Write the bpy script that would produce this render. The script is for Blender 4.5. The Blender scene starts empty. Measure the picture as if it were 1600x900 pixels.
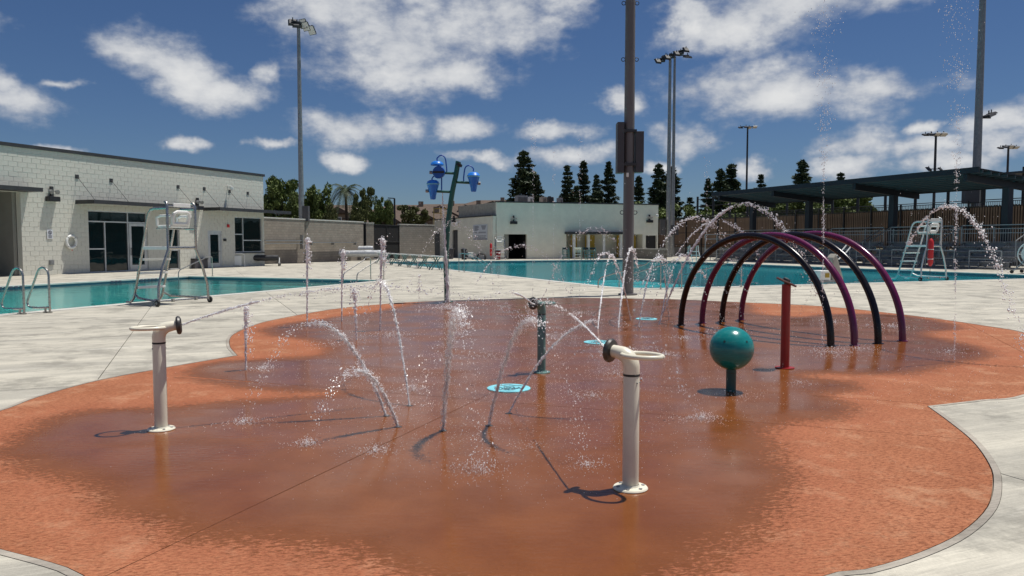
import bpy, math, random
import numpy as np
from mathutils import Vector, Matrix
from mathutils.geometry import delaunay_2d_cdt
random.seed(7); R = random.random; U = random.uniform
SC = bpy.context.scene
COL = SC.collection
# ------------------------------------------------------------------ camera
EYE = 1.6; F = 1200.0; PITCH = math.atan(71/1200)
cam = bpy.data.cameras.new('camera'); camo = bpy.data.objects.new('camera', cam); COL.objects.link(camo)
camo.location = (0, 0, EYE); camo.rotation_euler = (math.pi/2 - PITCH, 0, 0)
cam.sensor_width = 36; cam.lens = 27; cam.clip_end = 4000; cam.clip_start = 0.05
SC.camera = camo
# ------------------------------------------------------------------ light
SUN = Vector((0.29, 0.14, 1.0)).normalized()
sl = bpy.data.lights.new('sun', 'SUN'); so = bpy.data.objects.new('sun', sl); COL.objects.link(so)
sl.energy = 4.7; sl.angle = math.radians(0.5); sl.color = (1.0, 0.96, 0.89)
so.rotation_euler = SUN.to_track_quat('Z', 'Y').to_euler(); so.location = (0, 0, 30)
SC.view_settings.view_transform = 'Standard'; SC.view_settings.look = 'None'
SC.view_settings.exposure = 0.0; SC.view_settings.gamma = 1
SC.view_settings.use_curve_mapping = False
W = bpy.data.worlds.new('World'); SC.world = W; W.use_nodes = True

def ray(px, py):
    x = (px-800)/F; y = -(py-450)/F
    c, s = math.cos(PITCH), math.sin(PITCH)
    return Vector((x, c + s*y, -s + c*y))
def G(px, py, z=0.0):
    r = ray(px, py); k = (z-EYE)/r.z
    return Vector((r.x*k, r.y*k, z))
def P(px, py, d):
    r = ray(px, py); k = d/r.y
    return Vector((r.x*k, d, EYE + r.z*k))
def HIT(px, py, O, D):            # ray meets the vertical plane through O along D: (distance along, height)
    r = ray(px, py); det = -r.x*D[1] + r.y*D[0]
    k = (-O[0]*D[1] + O[1]*D[0])/det
    t = ((r.x*k-O[0])*D[0] + (r.y*k-O[1])*D[1])/(D[0]**2+D[1]**2)
    return t, EYE + r.z*k

class NT:
    def __init__(s, tree): s.t = tree; s.n = tree.nodes; s.l = tree.links
    def N(s, typ, ins=None, **kw):
        n = s.n.new(typ)
        for k, v in kw.items(): setattr(n, k, v)
        for k, v in (ins or {}).items():
            if isinstance(v, bpy.types.NodeSocket): s.l.new(v, n.inputs[k])
            else: n.inputs[k].default_value = v
        return n
    def m(s, op, a, b=0.0, c=0.0, clamp=False):
        return s.N('ShaderNodeMath', {0: a, 1: b, 2: c}, operation=op, use_clamp=clamp).outputs[0]
    def mix(s, f, a, b):
        n = s.N('ShaderNodeMix', data_type='RGBA')
        for k, v in ((0, f), (6, a), (7, b)):
            if isinstance(v, bpy.types.NodeSocket): s.l.new(v, n.inputs[k])
            else: n.inputs[k].default_value = v if k == 0 else (v[0], v[1], v[2], 1)
        return n.outputs[2]
    def ramp(s, f, lo, hi, a=0.0, b=1.0):
        n = s.N('ShaderNodeMapRange', {0: f, 1: lo, 2: hi, 3: a, 4: b}, interpolation_type='SMOOTHSTEP')
        return n.outputs[0]
    def noise(s, vec, scale, detail=4, rough=0.55, out=0):
        return s.N('ShaderNodeTexNoise', {'Vector': vec, 'Scale': scale, 'Detail': detail, 'Roughness': rough}).outputs[out]
    def vscale(s, vec, v):
        return s.N('ShaderNodeVectorMath', {0: vec, 1: v}, operation='MULTIPLY').outputs[0]

# ------------------------------------------------------------------ sky with cumulus laid out by direction
t = NT(W.node_tree); t.n.clear()
sky = t.N('ShaderNodeTexSky', sky_type='NISHITA', sun_disc=False, sun_elevation=math.radians(73), sun_rotation=math.radians(58.4),
          altitude=0, air_density=1.0, dust_density=0.15, ozone_density=4.0)
tint = t.N('ShaderNodeVectorMath', {0: sky.outputs[0], 1: (0.385, 0.475, 0.62)}, operation='MULTIPLY').outputs[0]
tc = t.N('ShaderNodeTexCoord').outputs['Generated']
sx = t.N('ShaderNodeSeparateXYZ', {0: tc})
az = t.m('ARCTAN2', sx.outputs[0], sx.outputs[1]); el = t.m('ARCSINE', sx.outputs[2])
pos = t.N('ShaderNodeCombineXYZ', {0: az, 1: el, 2: 0.0}).outputs[0]
warpn = t.noise(pos, 9.0, 5, 0.6, out=1)
wv = t.N('ShaderNodeVectorMath', {0: warpn, 1: (0.5, 0.5, 0.5)}, operation='SUBTRACT').outputs[0]
posw = t.N('ShaderNodeVectorMath', {0: wv, 1: (0.14, 0.065, 0), 2: pos}, operation='MULTIPLY_ADD').outputs[0]
CL = [(640,70,165,70,0),(785,25,115,62,-.2),(560,15,140,60,.1),(500,-25,110,50,.2),(690,118,100,26,0),(600,120,70,22,0),
 (1190,20,145,50,-.12),(1120,52,80,26,.1),(1310,-5,110,32,-.15),(1068,40,34,34,0),
 (270,108,105,34,.25),(215,88,60,24,.15),(370,148,80,22,.15),(20,150,100,26,.1),(25,122,45,18,.2),(115,136,30,7,0),
 (432,122,30,22,.3),(550,209,98,22,0),(725,203,62,19,0),(285,222,42,10,0),(415,228,27,8,0),(540,253,40,11,.05),(865,209,52,16,0),
 (965,161,43,17,.1),(1220,152,175,34,.05),(1110,138,90,28,.1),(1370,140,110,22,-.12),(1065,217,57,24,.05),(885,250,85,15,0),(750,252,55,8,.05),
 (1340,232,80,20,0),(1330,264,70,18,0),(1430,236,60,14,0),(1540,190,85,17,-.05),(1560,228,80,20,0),(1170,265,35,11,0),(1500,258,90,16,0),
 (95,233,40,7,0),(1020,262,30,9,0),(1420,205,22,10,0),(-120,60,110,60,0),(1740,80,90,40,0),(1730,215,110,30,0),(-90,220,70,14,0)]
fld = None
for (cx, cy, rx, ry, tl) in CL:
    a0 = math.atan((cx-800)/F); e0 = math.atan((379-cy)/F*math.cos(a0)); k = math.cos(a0)**2
    mp = t.N('ShaderNodeMapping', {0: posw, 1: (a0, e0, 0), 2: (0, 0, -tl), 3: (rx/F*k*1.05, ry/F*1.22, 1)}, vector_type='TEXTURE').outputs[0]
    ln = t.N('ShaderNodeVectorMath', {0: mp}, operation='LENGTH').outputs['Value']
    fld = ln if fld is None else t.m('SMOOTH_MIN', fld, ln, 0.18)
fld = t.m('SUBTRACT', 1.0, fld)
# beyond the photographed part of the sky the same kind of scattered cumulus goes on
sc2 = t.noise(t.N('ShaderNodeVectorMath', {0: tc, 1: (2.2, 2.2, 4.0)}, operation='MULTIPLY').outputs[0], 1.5, 3, 0.5)
gen = t.m('MULTIPLY', t.m('SUBTRACT', sc2, 0.56), 5.0)
outm = t.m('MAXIMUM', t.ramp(t.m('ABSOLUTE', az), 0.62, 0.75), t.ramp(el, 0.33, 0.42))
fld = t.m('ADD', fld, t.m('MULTIPLY', outm, t.m('SUBTRACT', t.m('MAXIMUM', gen, -1.0), fld)))
pn = t.N('ShaderNodeVectorMath', {0: pos, 1: (1.0, 1.7, 1)}, operation='MULTIPLY').outputs[0]
n1 = t.noise(pn, 11.0, 7, 0.55); n2 = t.noise(pn, 42.0, 6, 0.6)
edge = t.m('ADD', fld, t.m('ADD', t.m('MULTIPLY', t.m('SUBTRACT', n1, 0.5), 2.4), t.m('MULTIPLY', t.m('SUBTRACT', n2, 0.5), 0.7)))
dens = t.m('MULTIPLY', t.ramp(edge, -0.25, 0.72), t.ramp(el, -0.01, 0.03))
shade = t.ramp(t.m('ADD', t.m('MULTIPLY', edge, 0.5), t.m('MULTIPLY', n1, 0.7)), 0.25, 1.15)
ccol = t.mix(shade, (4.7, 5.1, 5.9), (9.3, 9.3, 9.2))
skyc = t.mix(t.m('MULTIPLY', dens, 0.93), tint, ccol)
bg = t.N('ShaderNodeBackground', {'Color': skyc, 'Strength': 0.085})
t.N('ShaderNodeOutputWorld', {0: bg.outputs[0]})

# ------------------------------------------------------------------ mesh helpers
class MB:
    def __init__(s): s.v = []; s.f = []; s.smooth = False
    def add(s, vs, fs):
        o = len(s.v); s.v += [tuple(v) for v in vs]; s.f += [tuple(i+o for i in f) for f in fs]; return s
    def hexa(s, p):  # 8 pts: bottom 4 ccw, top 4 ccw
        return s.add(p, [(3,2,1,0),(4,5,6,7),(0,1,5,4),(1,2,6,5),(2,3,7,6),(3,0,4,7)])
    def box(s, x0, x1, y0, y1, z0, z1):
        return s.hexa([(x0,y0,z0),(x1,y0,z0),(x1,y1,z0),(x0,y1,z0),(x0,y0,z1),(x1,y0,z1),(x1,y1,z1),(x0,y1,z1)])
    def bar(s, a, b, w, h=None, up=(0,0,1)):
        h = w if h is None else h; a = Vector(a); b = Vector(b); d = (b-a).normalized(); u = Vector(up)
        if abs(d.dot(u)) > .98: u = Vector((0,1,0))
        r = d.cross(u).normalized(); u = r.cross(d)
        q = [(-r*w-u*h)/2, (r*w-u*h)/2, (r*w+u*h)/2, (-r*w+u*h)/2]
        return s.hexa([a+q[0],a+q[1],b+q[1],b+q[0],a+q[3],a+q[2],b+q[2],b+q[3]])
    def tube(s, pts, r, n=8, cap=True, radii=None):
        pts = [Vector(p) for p in pts]; m = len(pts); vs = []; fs = []
        d0 = (pts[1]-pts[0]).normalized(); u = Vector((0,0,1)) if abs(d0.z) < .9 else Vector((1,0,0))
        u = (u - d0*u.dot(d0)).normalized()
        for i, p in enumerate(pts):
            d = (pts[min(i+1,m-1)]-pts[max(i-1,0)]).normalized()
            u = (u - d*u.dot(d)); u = u.normalized() if u.length > 1e-6 else d.orthogonal().normalized()
            w = d.cross(u); rr = radii[i] if radii else r
            for k in range(n):
                an = 2*math.pi*k/n; vs.append(p + (u*math.cos(an)+w*math.sin(an))*rr)
        for i in range(m-1):
            for k in range(n): fs.append((i*n+k, i*n+(k+1)%n, (i+1)*n+(k+1)%n, (i+1)*n+k))
        if cap: fs.append(tuple(range(n))[::-1]); fs.append(tuple((m-1)*n+k for k in range(n)))
        s.smooth = True
        return s.add(vs, fs)
    def cyl(s, c, r, z0, z1, n=16, r2=None):
        return s.tube([(c[0],c[1],z0),(c[0],c[1],z1)], r, n, radii=[r, r if r2 is None else r2])
    def lathe(s, c, prof, n=20, M=None):
        vs = []; fs = []; m = len(prof); c = Vector(c)
        for (r, z) in prof:
            for k in range(n):
                a = 2*math.pi*k/n; v = Vector((r*math.cos(a), r*math.sin(a), z)); v = M @ v if M else v; vs.append(v+c)
        for i in range(m-1):
            for k in range(n): fs.append((i*n+k, i*n+(k+1)%n, (i+1)*n+(k+1)%n, (i+1)*n+k))
        s.smooth = True
        return s.add(vs, fs)
    def torus(s, c, Rr, r, n=28, m=8, M=None, sx=1, sy=1):
        vs = []; fs = []; c = Vector(c)
        for i in range(n):
            a = 2*math.pi*i/n
            for k in range(m):
                b = 2*math.pi*k/m; q = Rr+r*math.cos(b); v = Vector((q*math.cos(a)*sx, q*math.sin(a)*sy, r*math.sin(b)))
                v = M @ v if M else v; vs.append(v+c)
        for i in range(n):
            for k in range(m): fs.append((i*m+k, ((i+1)%n)*m+k, ((i+1)%n)*m+(k+1)%m, i*m+(k+1)%m))
        s.smooth = True
        return s.add(vs, fs)
    def drop(s, p, r, ax=None, st=1.0):
        p = Vector(p); a = Vector(ax).normalized() if ax is not None else Vector((0,0,1))
        b = a.orthogonal().normalized(); c = a.cross(b)
        return s.add([p+a*r*st, p-a*r*st, p+b*r, p-b*r, p+c*r, p-c*r], [(0,2,4),(0,4,3),(0,3,5),(0,5,2),(1,4,2),(1,3,4),(1,5,3),(1,2,5)])
    def build(s, name, mat, parent=None, bevel=0.0, smooth=None, kind=None, label=None):
        me = bpy.data.meshes.new(name); me.from_pydata(s.v, [], s.f); me.materials.append(mat)
        sm = s.smooth if smooth is None else smooth
        if sm:
            me.polygons.foreach_set('use_smooth', [True]*len(me.polygons))
            try: me.set_sharp_from_angle(angle=math.radians(42))
            except Exception: pass
        me.update()
        o = bpy.data.objects.new(name, me); COL.objects.link(o)
        if parent: o.parent = parent
        if bevel:
            b = o.modifiers.new('bevel', 'BEVEL'); b.width = bevel; b.segments = 2; b.limit_method = 'ANGLE'
        if kind: o['kind'] = kind
        if label: o['label'] = label
        return o
def inst(name, src, parent=None, loc=None, M=None):
    o = bpy.data.objects.new(name, src.data); COL.objects.link(o)
    if parent: o.parent = parent
    if M: o.matrix_local = M
    if loc: o.location = loc
    return o
def tag(o, label, cat, group=None, kind=None):
    if kind: o['kind'] = kind
    o['label'] = label
    o['category'] = cat
    if group: o['group'] = group
    return o
def struct(o, label=None):
    o['kind'] = 'structure'
    if label: o['label'] = label
    return o
def thing(name, label, cat, loc=(0,0,0), rz=0.0, group=None):
    e = bpy.data.objects.new(name, None); COL.objects.link(e); e.location = loc; e.rotation_euler = (0,0,rz)
    e.empty_display_size = .2
    return tag(e, label, cat, group)
def dup(root, label, loc, rz, scale=None, group=None):
    def cp(o, par):
        c = o.copy(); COL.objects.link(c)
        if par: c.parent = par
        for ch in [x for x in bpy.data.objects if x.parent == o and x is not c]: cp(ch, c)
        return c
    c = cp(root, None); c.location = loc; c.rotation_euler = (0,0,rz); c['label'] = label
    if scale: c.scale = scale
    if group: c['group'] = group
    return c

# ------------------------------------------------------------------ materials
def mat(name, col, rough=0.6, metal=0.0, var=0.0, vscale=3.0, bump=0.0, bscale=30.0, spec=0.5, wear=None, coords='Object', stretch=None):
    m = bpy.data.materials.new(name); m.use_nodes = True; t = NT(m.node_tree); b = t.n['Principled BSDF']
    b.inputs['Roughness'].default_value = rough; b.inputs['Metallic'].default_value = metal
    b.inputs['Specular IOR Level'].default_value = spec
    b.inputs['Base Color'].default_value = (*col, 1)
    v = t.N('ShaderNodeTexCoord').outputs[coords] if coords == 'Object' else t.N('ShaderNodeNewGeometry').outputs['Position']
    if stretch: v = t.vscale(v, stretch)
    if var:
        n = t.noise(v, vscale, 5, 0.6)
        c = t.mix(t.ramp(n, 0.3, 0.7), [x*(1-var) for x in col], [min(1, x*(1+var)) for x in col])
        if wear: c = t.mix(t.ramp(t.noise(v, vscale*2.3, 6, 0.7), 0.58, 0.75, 0, wear[1]), c, wear[0])
        t.l.new(c, b.inputs['Base Color'])
        t.l.new(t.ramp(n, 0.2, 0.8, max(0, rough-.08), min(1, rough+.08)), b.inputs['Roughness'])
    if bump:
        bn = t.N('ShaderNodeBump', {'Height': t.noise(v, bscale, 3, 0.6), 'Strength': bump, 'Distance': 0.01})
        t.l.new(bn.outputs[0], b.inputs['Normal'])
    return m
def concrete_mat(name, base, dark, light, slots=True):
    m = bpy.data.materials.new(name); m.use_nodes = True; t = NT(m.node_tree); b = t.n['Principled BSDF']
    g = t.N('ShaderNodeNewGeometry').outputs['Position']
    rot = t.N('ShaderNodeMapping', {0: g, 2: (0, 0, math.radians(-22))}).outputs[0]
    big = t.noise(g, 0.45, 5, 0.6); st = t.noise(t.vscale(rot, (0.22, 1.6, 1)), 1.3, 7, 0.68); fine = t.noise(g, 55, 4, 0.7)
    broom = t.noise(t.vscale(rot, (2.2, 42, 1)), 1.0, 6, 0.75)
    oi = t.N('ShaderNodeObjectInfo').outputs['Random']
    c = t.mix(t.ramp(st, 0.38, 0.62), dark, light)
    c = t.mix(t.ramp(big, 0.3, 0.7, 0, 0.5), c, base)
    c = t.mix(t.ramp(t.noise(g, 1.1, 7, .72), 0.46, 0.64, 0, .72), c, [x*.62 for x in dark])
    c = t.mix(t.ramp(t.noise(t.vscale(rot, (.5, 2.2, 1)), 1.1, 6, .7), 0.57, 0.68, 0, .32), c, [x*1.0 for x in (.75,.72,.64)])
    k = t.m('ADD', t.m('MULTIPLY', fine, 0.5), t.m('ADD', t.m('MULTIPLY', broom, 0.95), t.m('ADD', 0.20, t.m('MULTIPLY', oi, 0.10))))
    c = t.N('ShaderNodeVectorMath', {0: c, 'Scale': k}, operation='SCALE').outputs[0]
    t.l.new(c, b.inputs['Base Color']); b.inputs['Roughness'].default_value = 0.85
    b.inputs['Specular IOR Level'].default_value = 0.25
    h = t.m('ADD', t.m('MULTIPLY', fine, .5), broom)
    t.l.new(t.N('ShaderNodeBump', {'Height': h, 'Strength': 0.5, 'Distance': 0.004}).outputs[0], b.inputs['Normal'])
    return m
M = {}
M['deck'] = concrete_mat('deck_concrete', (.46,.43,.36), (.37,.35,.30), (.55,.515,.43))
M['edging'] = concrete_mat('edging_concrete', (.38,.34,.29), (.30,.27,.23), (.42,.38,.32))
M['joint'] = mat('joint_dirt', (.17,.145,.115), .95, var=.3)
def pad_mat():
    m = bpy.data.materials.new('splash_pad'); m.use_nodes = True; t = NT(m.node_tree); b = t.n['Principled BSDF']
    g = t.N('ShaderNodeNewGeometry').outputs['Position']
    at = t.N('ShaderNodeAttribute', attribute_name='wet').outputs['Fac']
    rot = t.N('ShaderNodeMapping', {0: g, 2: (0, 0, math.radians(-12))}).outputs[0]
    lump = t.noise(t.vscale(rot, (17, 40, 1)), 1.0, 7, 0.8)
    lump2 = t.noise(t.vscale(rot, (21, 50, 1)), 1.0, 5, 0.8)
    mid = t.noise(g, 1.8, 4, .6)
    e = t.m('ADD', at, t.m('ADD', t.m('MULTIPLY', t.m('SUBTRACT', lump, .5), 2.1), t.m('MULTIPLY', t.m('SUBTRACT', mid, .5), .5)))
    wet = t.ramp(e, -0.05, 0.06)                       # wet film, ragged edge
    damp = t.ramp(t.m('ADD', at, t.m('MULTIPLY', t.m('SUBTRACT', lump, .5), 3.6)), -.75, .1)
    deep = t.ramp(t.m('ADD', at, t.m('MULTIPLY', t.m('SUBTRACT', mid, .5), .6)), 0.05, 0.45)
    big = t.noise(g, .7, 5, .6); fine = t.noise(g, 70, 3, .7)
    dry = t.mix(t.ramp(big, .3, .7), (.350,.130,.062), (.410,.165,.084))
    dry = t.mix(t.ramp(lump2, .47, .60, 0, .85), dry, (.175,.055,.024))
    dry = t.mix(t.ramp(t.noise(g, 2.6, 7, .7), .5, .66, 0, .6), dry, (.47,.25,.145))
    dmp = t.mix(t.ramp(lump, .3, .7), (.28,.085,.040), (.40,.135,.07))
    wc = t.mix(t.ramp(mid, .3, .7), (.168,.053,.013), (.208,.069,.019))
    c = t.mix(t.m('MULTIPLY', damp, .6), dry, dmp); c = t.mix(wet, c, wc)
    g3 = t.noise(t.vscale(rot, (38, 85, 1)), 1.0, 4, .75); g4 = t.noise(g, 2.2, 5, .65)
    k = t.m('ADD', t.m('MULTIPLY', t.ramp(g3, .30, .70, -.22, .22), t.m('SUBTRACT', 1.0, t.m('MULTIPLY', wet, .78))), t.m('ADD', t.m('ADD', .68, t.m('MULTIPLY', g4, .30)), t.m('MULTIPLY', fine, .32)))
    c = t.N('ShaderNodeVectorMath', {0: c, 'Scale': k}, operation='SCALE').outputs[0]
    t.l.new(c, b.inputs['Base Color'])
    patch = t.ramp(t.noise(t.vscale(g, (1, 1.6, 1)), .9, 3, .5), .42, .62, .13, .26)
    rw = t.N('ShaderNodeMix', {0: deep, 2: .34, 3: patch}).outputs[0]
    t.l.new(t.N('ShaderNodeMix', {0: wet, 2: .88, 3: rw}).outputs[0], b.inputs['Roughness'])
    t.l.new(t.N('ShaderNodeMix', {0: wet, 2: .2, 3: .21}).outputs[0], b.inputs['Specular IOR Level'])
    h = t.m('ADD', t.m('MULTIPLY', lump2, t.m('SUBTRACT', 1.0, t.m('MULTIPLY', wet, .96))), t.m('MULTIPLY', t.m('MULTIPLY', t.noise(t.vscale(g, (1, 2, 1)), 11, 3, .6), wet), .20))
    t.l.new(t.N('ShaderNodeBump', {'Height': h, 'Strength': .55, 'Distance': .012}).outputs[0], b.inputs['Normal'])
    return m
M['pad'] = pad_mat()
def water_mat(name, tintc, refl, bs, sc):
    m = bpy.data.materials.new(name); m.use_nodes = True; t = NT(m.node_tree); t.n.clear()
    g = t.N('ShaderNodeNewGeometry').outputs['Position']
    rot = t.N('ShaderNodeMapping', {0: g, 2: (0, 0, math.radians(20))}).outputs[0]
    h = t.m('ADD', t.noise(t.vscale(rot, (.5, 1.6, 1)), sc, 4, .55), t.m('MULTIPLY', t.noise(g, sc*5, 3, .6), .25))
    bp = t.N('ShaderNodeBump', {'Height': h, 'Strength': bs, 'Distance': .12}).outputs[0]
    tr = t.N('ShaderNodeBsdfTransparent', {0: (*tintc, 1)}).outputs[0]
    gl = t.N('ShaderNodeBsdfGlossy', {0: (.90,.97,.95,1), 1: .02, 'Normal': bp}).outputs[0]
    fr = t.N('ShaderNodeFresnel', {0: 1.33, 'Normal': bp}).outputs[0]
    fa = t.m('MULTIPLY', fr, refl)
    t.N('ShaderNodeOutputMaterial', {0: t.N('ShaderNodeMixShader', {0: fa, 1: tr, 2: gl}).outputs[0]})
    return m
M['water'] = water_mat('pool_water', (.34,.74,.73), 1.0, .16, 1.6)
M['water2'] = water_mat('deep_pool_water', (.24,.76,.79), .80, .30, 1.3)
def drops_mat():
    m = bpy.data.materials.new('water_drops'); m.use_nodes = True; t = NT(m.node_tree); b = t.n['Principled BSDF']
    b.inputs['Base Color'].default_value = (.98,.98,.98,1); b.inputs['Roughness'].default_value = .28
    b.inputs['IOR'].default_value = 1.33; b.inputs['Transmission Weight'].default_value = .0
    b.inputs['Specular IOR Level'].default_value = .9
    return m
M['drops'] = drops_mat()
def stream_mat():
    m = bpy.data.materials.new('water_stream'); m.use_nodes = True; t = NT(m.node_tree); b = t.n['Principled BSDF']
    v = t.N('ShaderNodeNewGeometry').outputs['Position']; n = t.noise(v, 60, 3, .7)
    b.inputs['Base Color'].default_value = (.98,.98,.98,1); b.inputs['Roughness'].default_value = .08; b.inputs['IOR'].default_value = 1.33
    t.l.new(t.ramp(n, .40, .60, .0, .45), b.inputs['Transmission Weight'])
    t.l.new(t.N('ShaderNodeBump', {'Height': n, 'Strength': 1.0, 'Distance': .02}).outputs[0], b.inputs['Normal'])
    return m
M['stream'] = stream_mat()
M['poolfloor'] = mat('pool_plaster', (.48,.74,.75), .7, var=.06, vscale=1.2)
M['poolfloor2'] = mat('pool_plaster_deep', (.34,.64,.68), .7, var=.06, vscale=1.0)
M['tile'] = mat('waterline_tile', (.045,.11,.16), .25)
M['coping'] = mat('coping', (.50,.485,.44), .8, var=.08, vscale=2, bump=.2)
M['block'] = mat('painted_block', (.60,.59,.52), .75, var=.05, vscale=9, bump=.5, bscale=60)
M['mortar'] = mat('mortar', (.66,.65,.58), .85, bump=.3, bscale=80)
M['stucco'] = mat('white_stucco', (.76,.72,.60), .85, var=.05, vscale=1.2, bump=.4, bscale=120)
M['inner'] = mat('shaded_render', (.26,.25,.22), .9, var=.05)  # recess shade put into the base colour, darker than the painted block
M['black'] = mat('black_metal', (.018,.018,.02), .45, var=.2)
M['dark'] = mat('dark_bronze', (.035,.035,.038), .5, var=.15)
M['alu'] = mat('brushed_aluminium', (.38,.39,.40), .42, .8, var=.08, vscale=8)
M['steel'] = mat('polished_steel', (.40,.385,.36), .28, .9, var=.05, vscale=12)
M['frame'] = mat('anodised_frame', (.55,.56,.56), .45, .5, var=.05)
M['galv'] = mat('galvanised', (.27,.275,.28), .5, .55, var=.15, vscale=5, wear=((.36,.35,.34), .5))
M['polegrey'] = mat('weathered_pole', (.17,.155,.15), .55, .3, var=.14, vscale=3, bump=.1, stretch=(1, 1, .12))
M['boxgrey'] = mat('cabinet_grey', (.06,.058,.065), .55, var=.1)
M['white'] = mat('white_plastic', (.78,.78,.75), .4, var=.04)
M['cream'] = mat('cream_powder_coat', (.74,.70,.57), .36, var=.04, vscale=6, wear=((.6,.55,.45), .35))
M['rubber'] = mat('black_rubber', (.02,.019,.018), .55, var=.3, vscale=15)
M['nozzle'] = mat('dark_nozzle', (.03,.027,.024), .42, var=.3, vscale=12, spec=.7)
M['teal'] = mat('teal_gelcoat', (.010,.20,.20), .22, var=.10, vscale=5, wear=((.05,.30,.28), .35), stretch=(1,1,9))
M['tealpost'] = mat('teal_post', (.012,.09,.085), .35, var=.15, vscale=8)
M['palegreen'] = mat('pale_teal_coat', (.12,.22,.20), .4, var=.12, vscale=7)
M['greenpole'] = mat('green_pole', (.012,.10,.075), .35, var=.15)
M['blue'] = mat('blue_plastic', (.015,.20,.72), .35, var=.1)
M['darkblue'] = mat('dark_blue_plastic', (.008,.09,.42), .4, var=.1)
M['red'] = mat('red_coat', (.30,.012,.012), .35, var=.12)
M['brightred'] = mat('rescue_red', (.55,.015,.02), .5)
M['plum'] = mat('blackened_plum', (.006,.003,.006), .26, var=.2, spec=.4)
M['purple'] = mat('magenta_purple', (.12,.006,.060), .24, var=.12, spec=.6)
M['brown'] = mat('brown_disc', (.10,.035,.025), .45)
M['paleblue'] = mat('pale_blue_plate', (.22,.62,.70), .45, var=.08, vscale=6)
M['ink'] = mat('dark_ink', (.012,.05,.08), .5)
M['cmu'] = None
def brickwall(name, c1, c2, mort, w, h):
    m = bpy.data.materials.new(name); m.use_nodes = True; t = NT(m.node_tree); b = t.n['Principled BSDF']
    v = t.N('ShaderNodeTexCoord').outputs['Object']
    s = t.N('ShaderNodeSeparateXYZ', {0: v}); uv = t.N('ShaderNodeCombineXYZ', {0: s.outputs[0], 1: s.outputs[2], 2: 0.0}).outputs[0]
    br = t.N('ShaderNodeTexBrick', {'Vector': uv, 'Color1': (*c1, 1), 'Color2': (*c2, 1), 'Mortar': (*mort, 1), 'Scale': 1.0, 'Mortar Size': .012, 'Brick Width': w, 'Row Height': h, 'Bias': 0.0})
    n = t.noise(v, 1.1, 5, .65)
    c = t.mix(t.ramp(n, .3, .75, 0, .4), br.outputs[0], [x*.6 for x in c1])
    t.l.new(c, b.inputs['Base Color']); b.inputs['Roughness'].default_value = .9
    t.l.new(t.N('ShaderNodeBump', {'Height': t.m('SUBTRACT', t.noise(v, 40, 3), t.m('MULTIPLY', br.outputs[1], 2.0)), 'Strength': .5, 'Distance': .01}).outputs[0], b.inputs['Normal'])
    return m
M['cmu'] = brickwall('brown_block_wall', (.25,.215,.175), (.31,.27,.22), (.20,.175,.15), .4, .2)
M['cmu2'] = brickwall('grey_block_wall', (.22,.20,.17), (.27,.24,.21), (.16,.15,.13), .4, .2)
def glass_mat(name, col, rough=.03):
    m = bpy.data.materials.new(name); m.use_nodes = True; t = NT(m.node_tree); b = t.n['Principled BSDF']
    b.inputs['Base Color'].default_value = (*col, 1); b.inputs['Roughness'].default_value = rough; b.inputs['Specular IOR Level'].default_value = .55
    v = t.N('ShaderNodeTexCoord').outputs['Object']
    t.l.new(t.N('ShaderNodeBump', {'Height': t.noise(v, .8, 2), 'Strength': .12, 'Distance': .05}).outputs[0], b.inputs['Normal'])
    return m
M['glass'] = glass_mat('dark_glazing', (.006,.016,.018))
M['clear'] = mat('clear_plastic', (.75,.77,.76), .1)
M['bark'] = mat('bark', (.055,.038,.026), .9, var=.3, vscale=6, bump=.6, bscale=12)
def leaf_mat(name, a, b2):
    m = bpy.data.materials.new(name); m.use_nodes = True; t = NT(m.node_tree); b = t.n['Principled BSDF']
    v = t.N('ShaderNodeTexCoord').outputs['Object']
    ri = t.N('ShaderNodeObjectInfo').outputs['Random']
    c = t.mix(t.ramp(t.noise(v, 9, 3, .7), .3, .7), a, b2)
    c = t.N('ShaderNodeHueSaturation', {'Value': t.m('ADD', .8, t.m('MULTIPLY', ri, .4)), 'Color': c}).outputs[0]
    t.l.new(c, b.inputs['Base Color']); b.inputs['Roughness'].default_value = .6; b.inputs['Specular IOR Level'].default_value = .25
    return m
M['leaf'] = leaf_mat('broad_leaves', (.062,.092,.024), (.16,.20,.05))
M['leaf2'] = leaf_mat('olive_leaves', (.08,.095,.03), (.16,.17,.06))
M['needle'] = leaf_mat('conifer_needles', (.024,.040,.020), (.065,.09,.038))
M['slat'] = mat('brown_slat', (.25,.165,.11), .8, var=.25, vscale=2, stretch=(1,1,.3))
M['roofteal'] = mat('canopy_steel', (.009,.014,.022), .5, .1, var=.15)
M['ribteal'] = mat('canopy_underside', (.040,.058,.072), .55, var=.15)
M['column'] = mat('canopy_column', (.014,.02,.03), .5)
M['bleach'] = mat('bleacher_plank', (.26,.27,.29), .5, .4, var=.1)
M['yellow'] = mat('yellow_panel', (.42,.27,.03), .6, var=.1)
M['tan'] = mat('tan_stucco', (.26,.20,.15), .9, var=.12)
M['rooftile'] = mat('brown_roof_tile', (.10,.070,.052), .9, var=.3, vscale=2, bump=.6, bscale=8)
M['hill'] = mat('dry_hill', (.13,.12,.055), .95, var=.3, vscale=.05, coords='World')
M['earth'] = mat('dry_ground', (.17,.14,.10), .95, var=.25, vscale=.3, coords='World')
M['signwhite'] = mat('sign_face', (.62,.63,.66), .5)
M['signink'] = mat('sign_ink', (.05,.05,.09), .6)
M['tarp'] = mat('silver_cover', (.50,.51,.52), .35, .35, var=.12, vscale=6, bump=.6, bscale=8)
M['meshscreen'] = mat('black_windscreen', (.006,.006,.007), .9)
M['lens'] = mat('lamp_lens', (.7,.7,.68), .25)
M['palecloth'] = mat('beige_cover', (.36,.33,.28), .8, var=.15)
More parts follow.
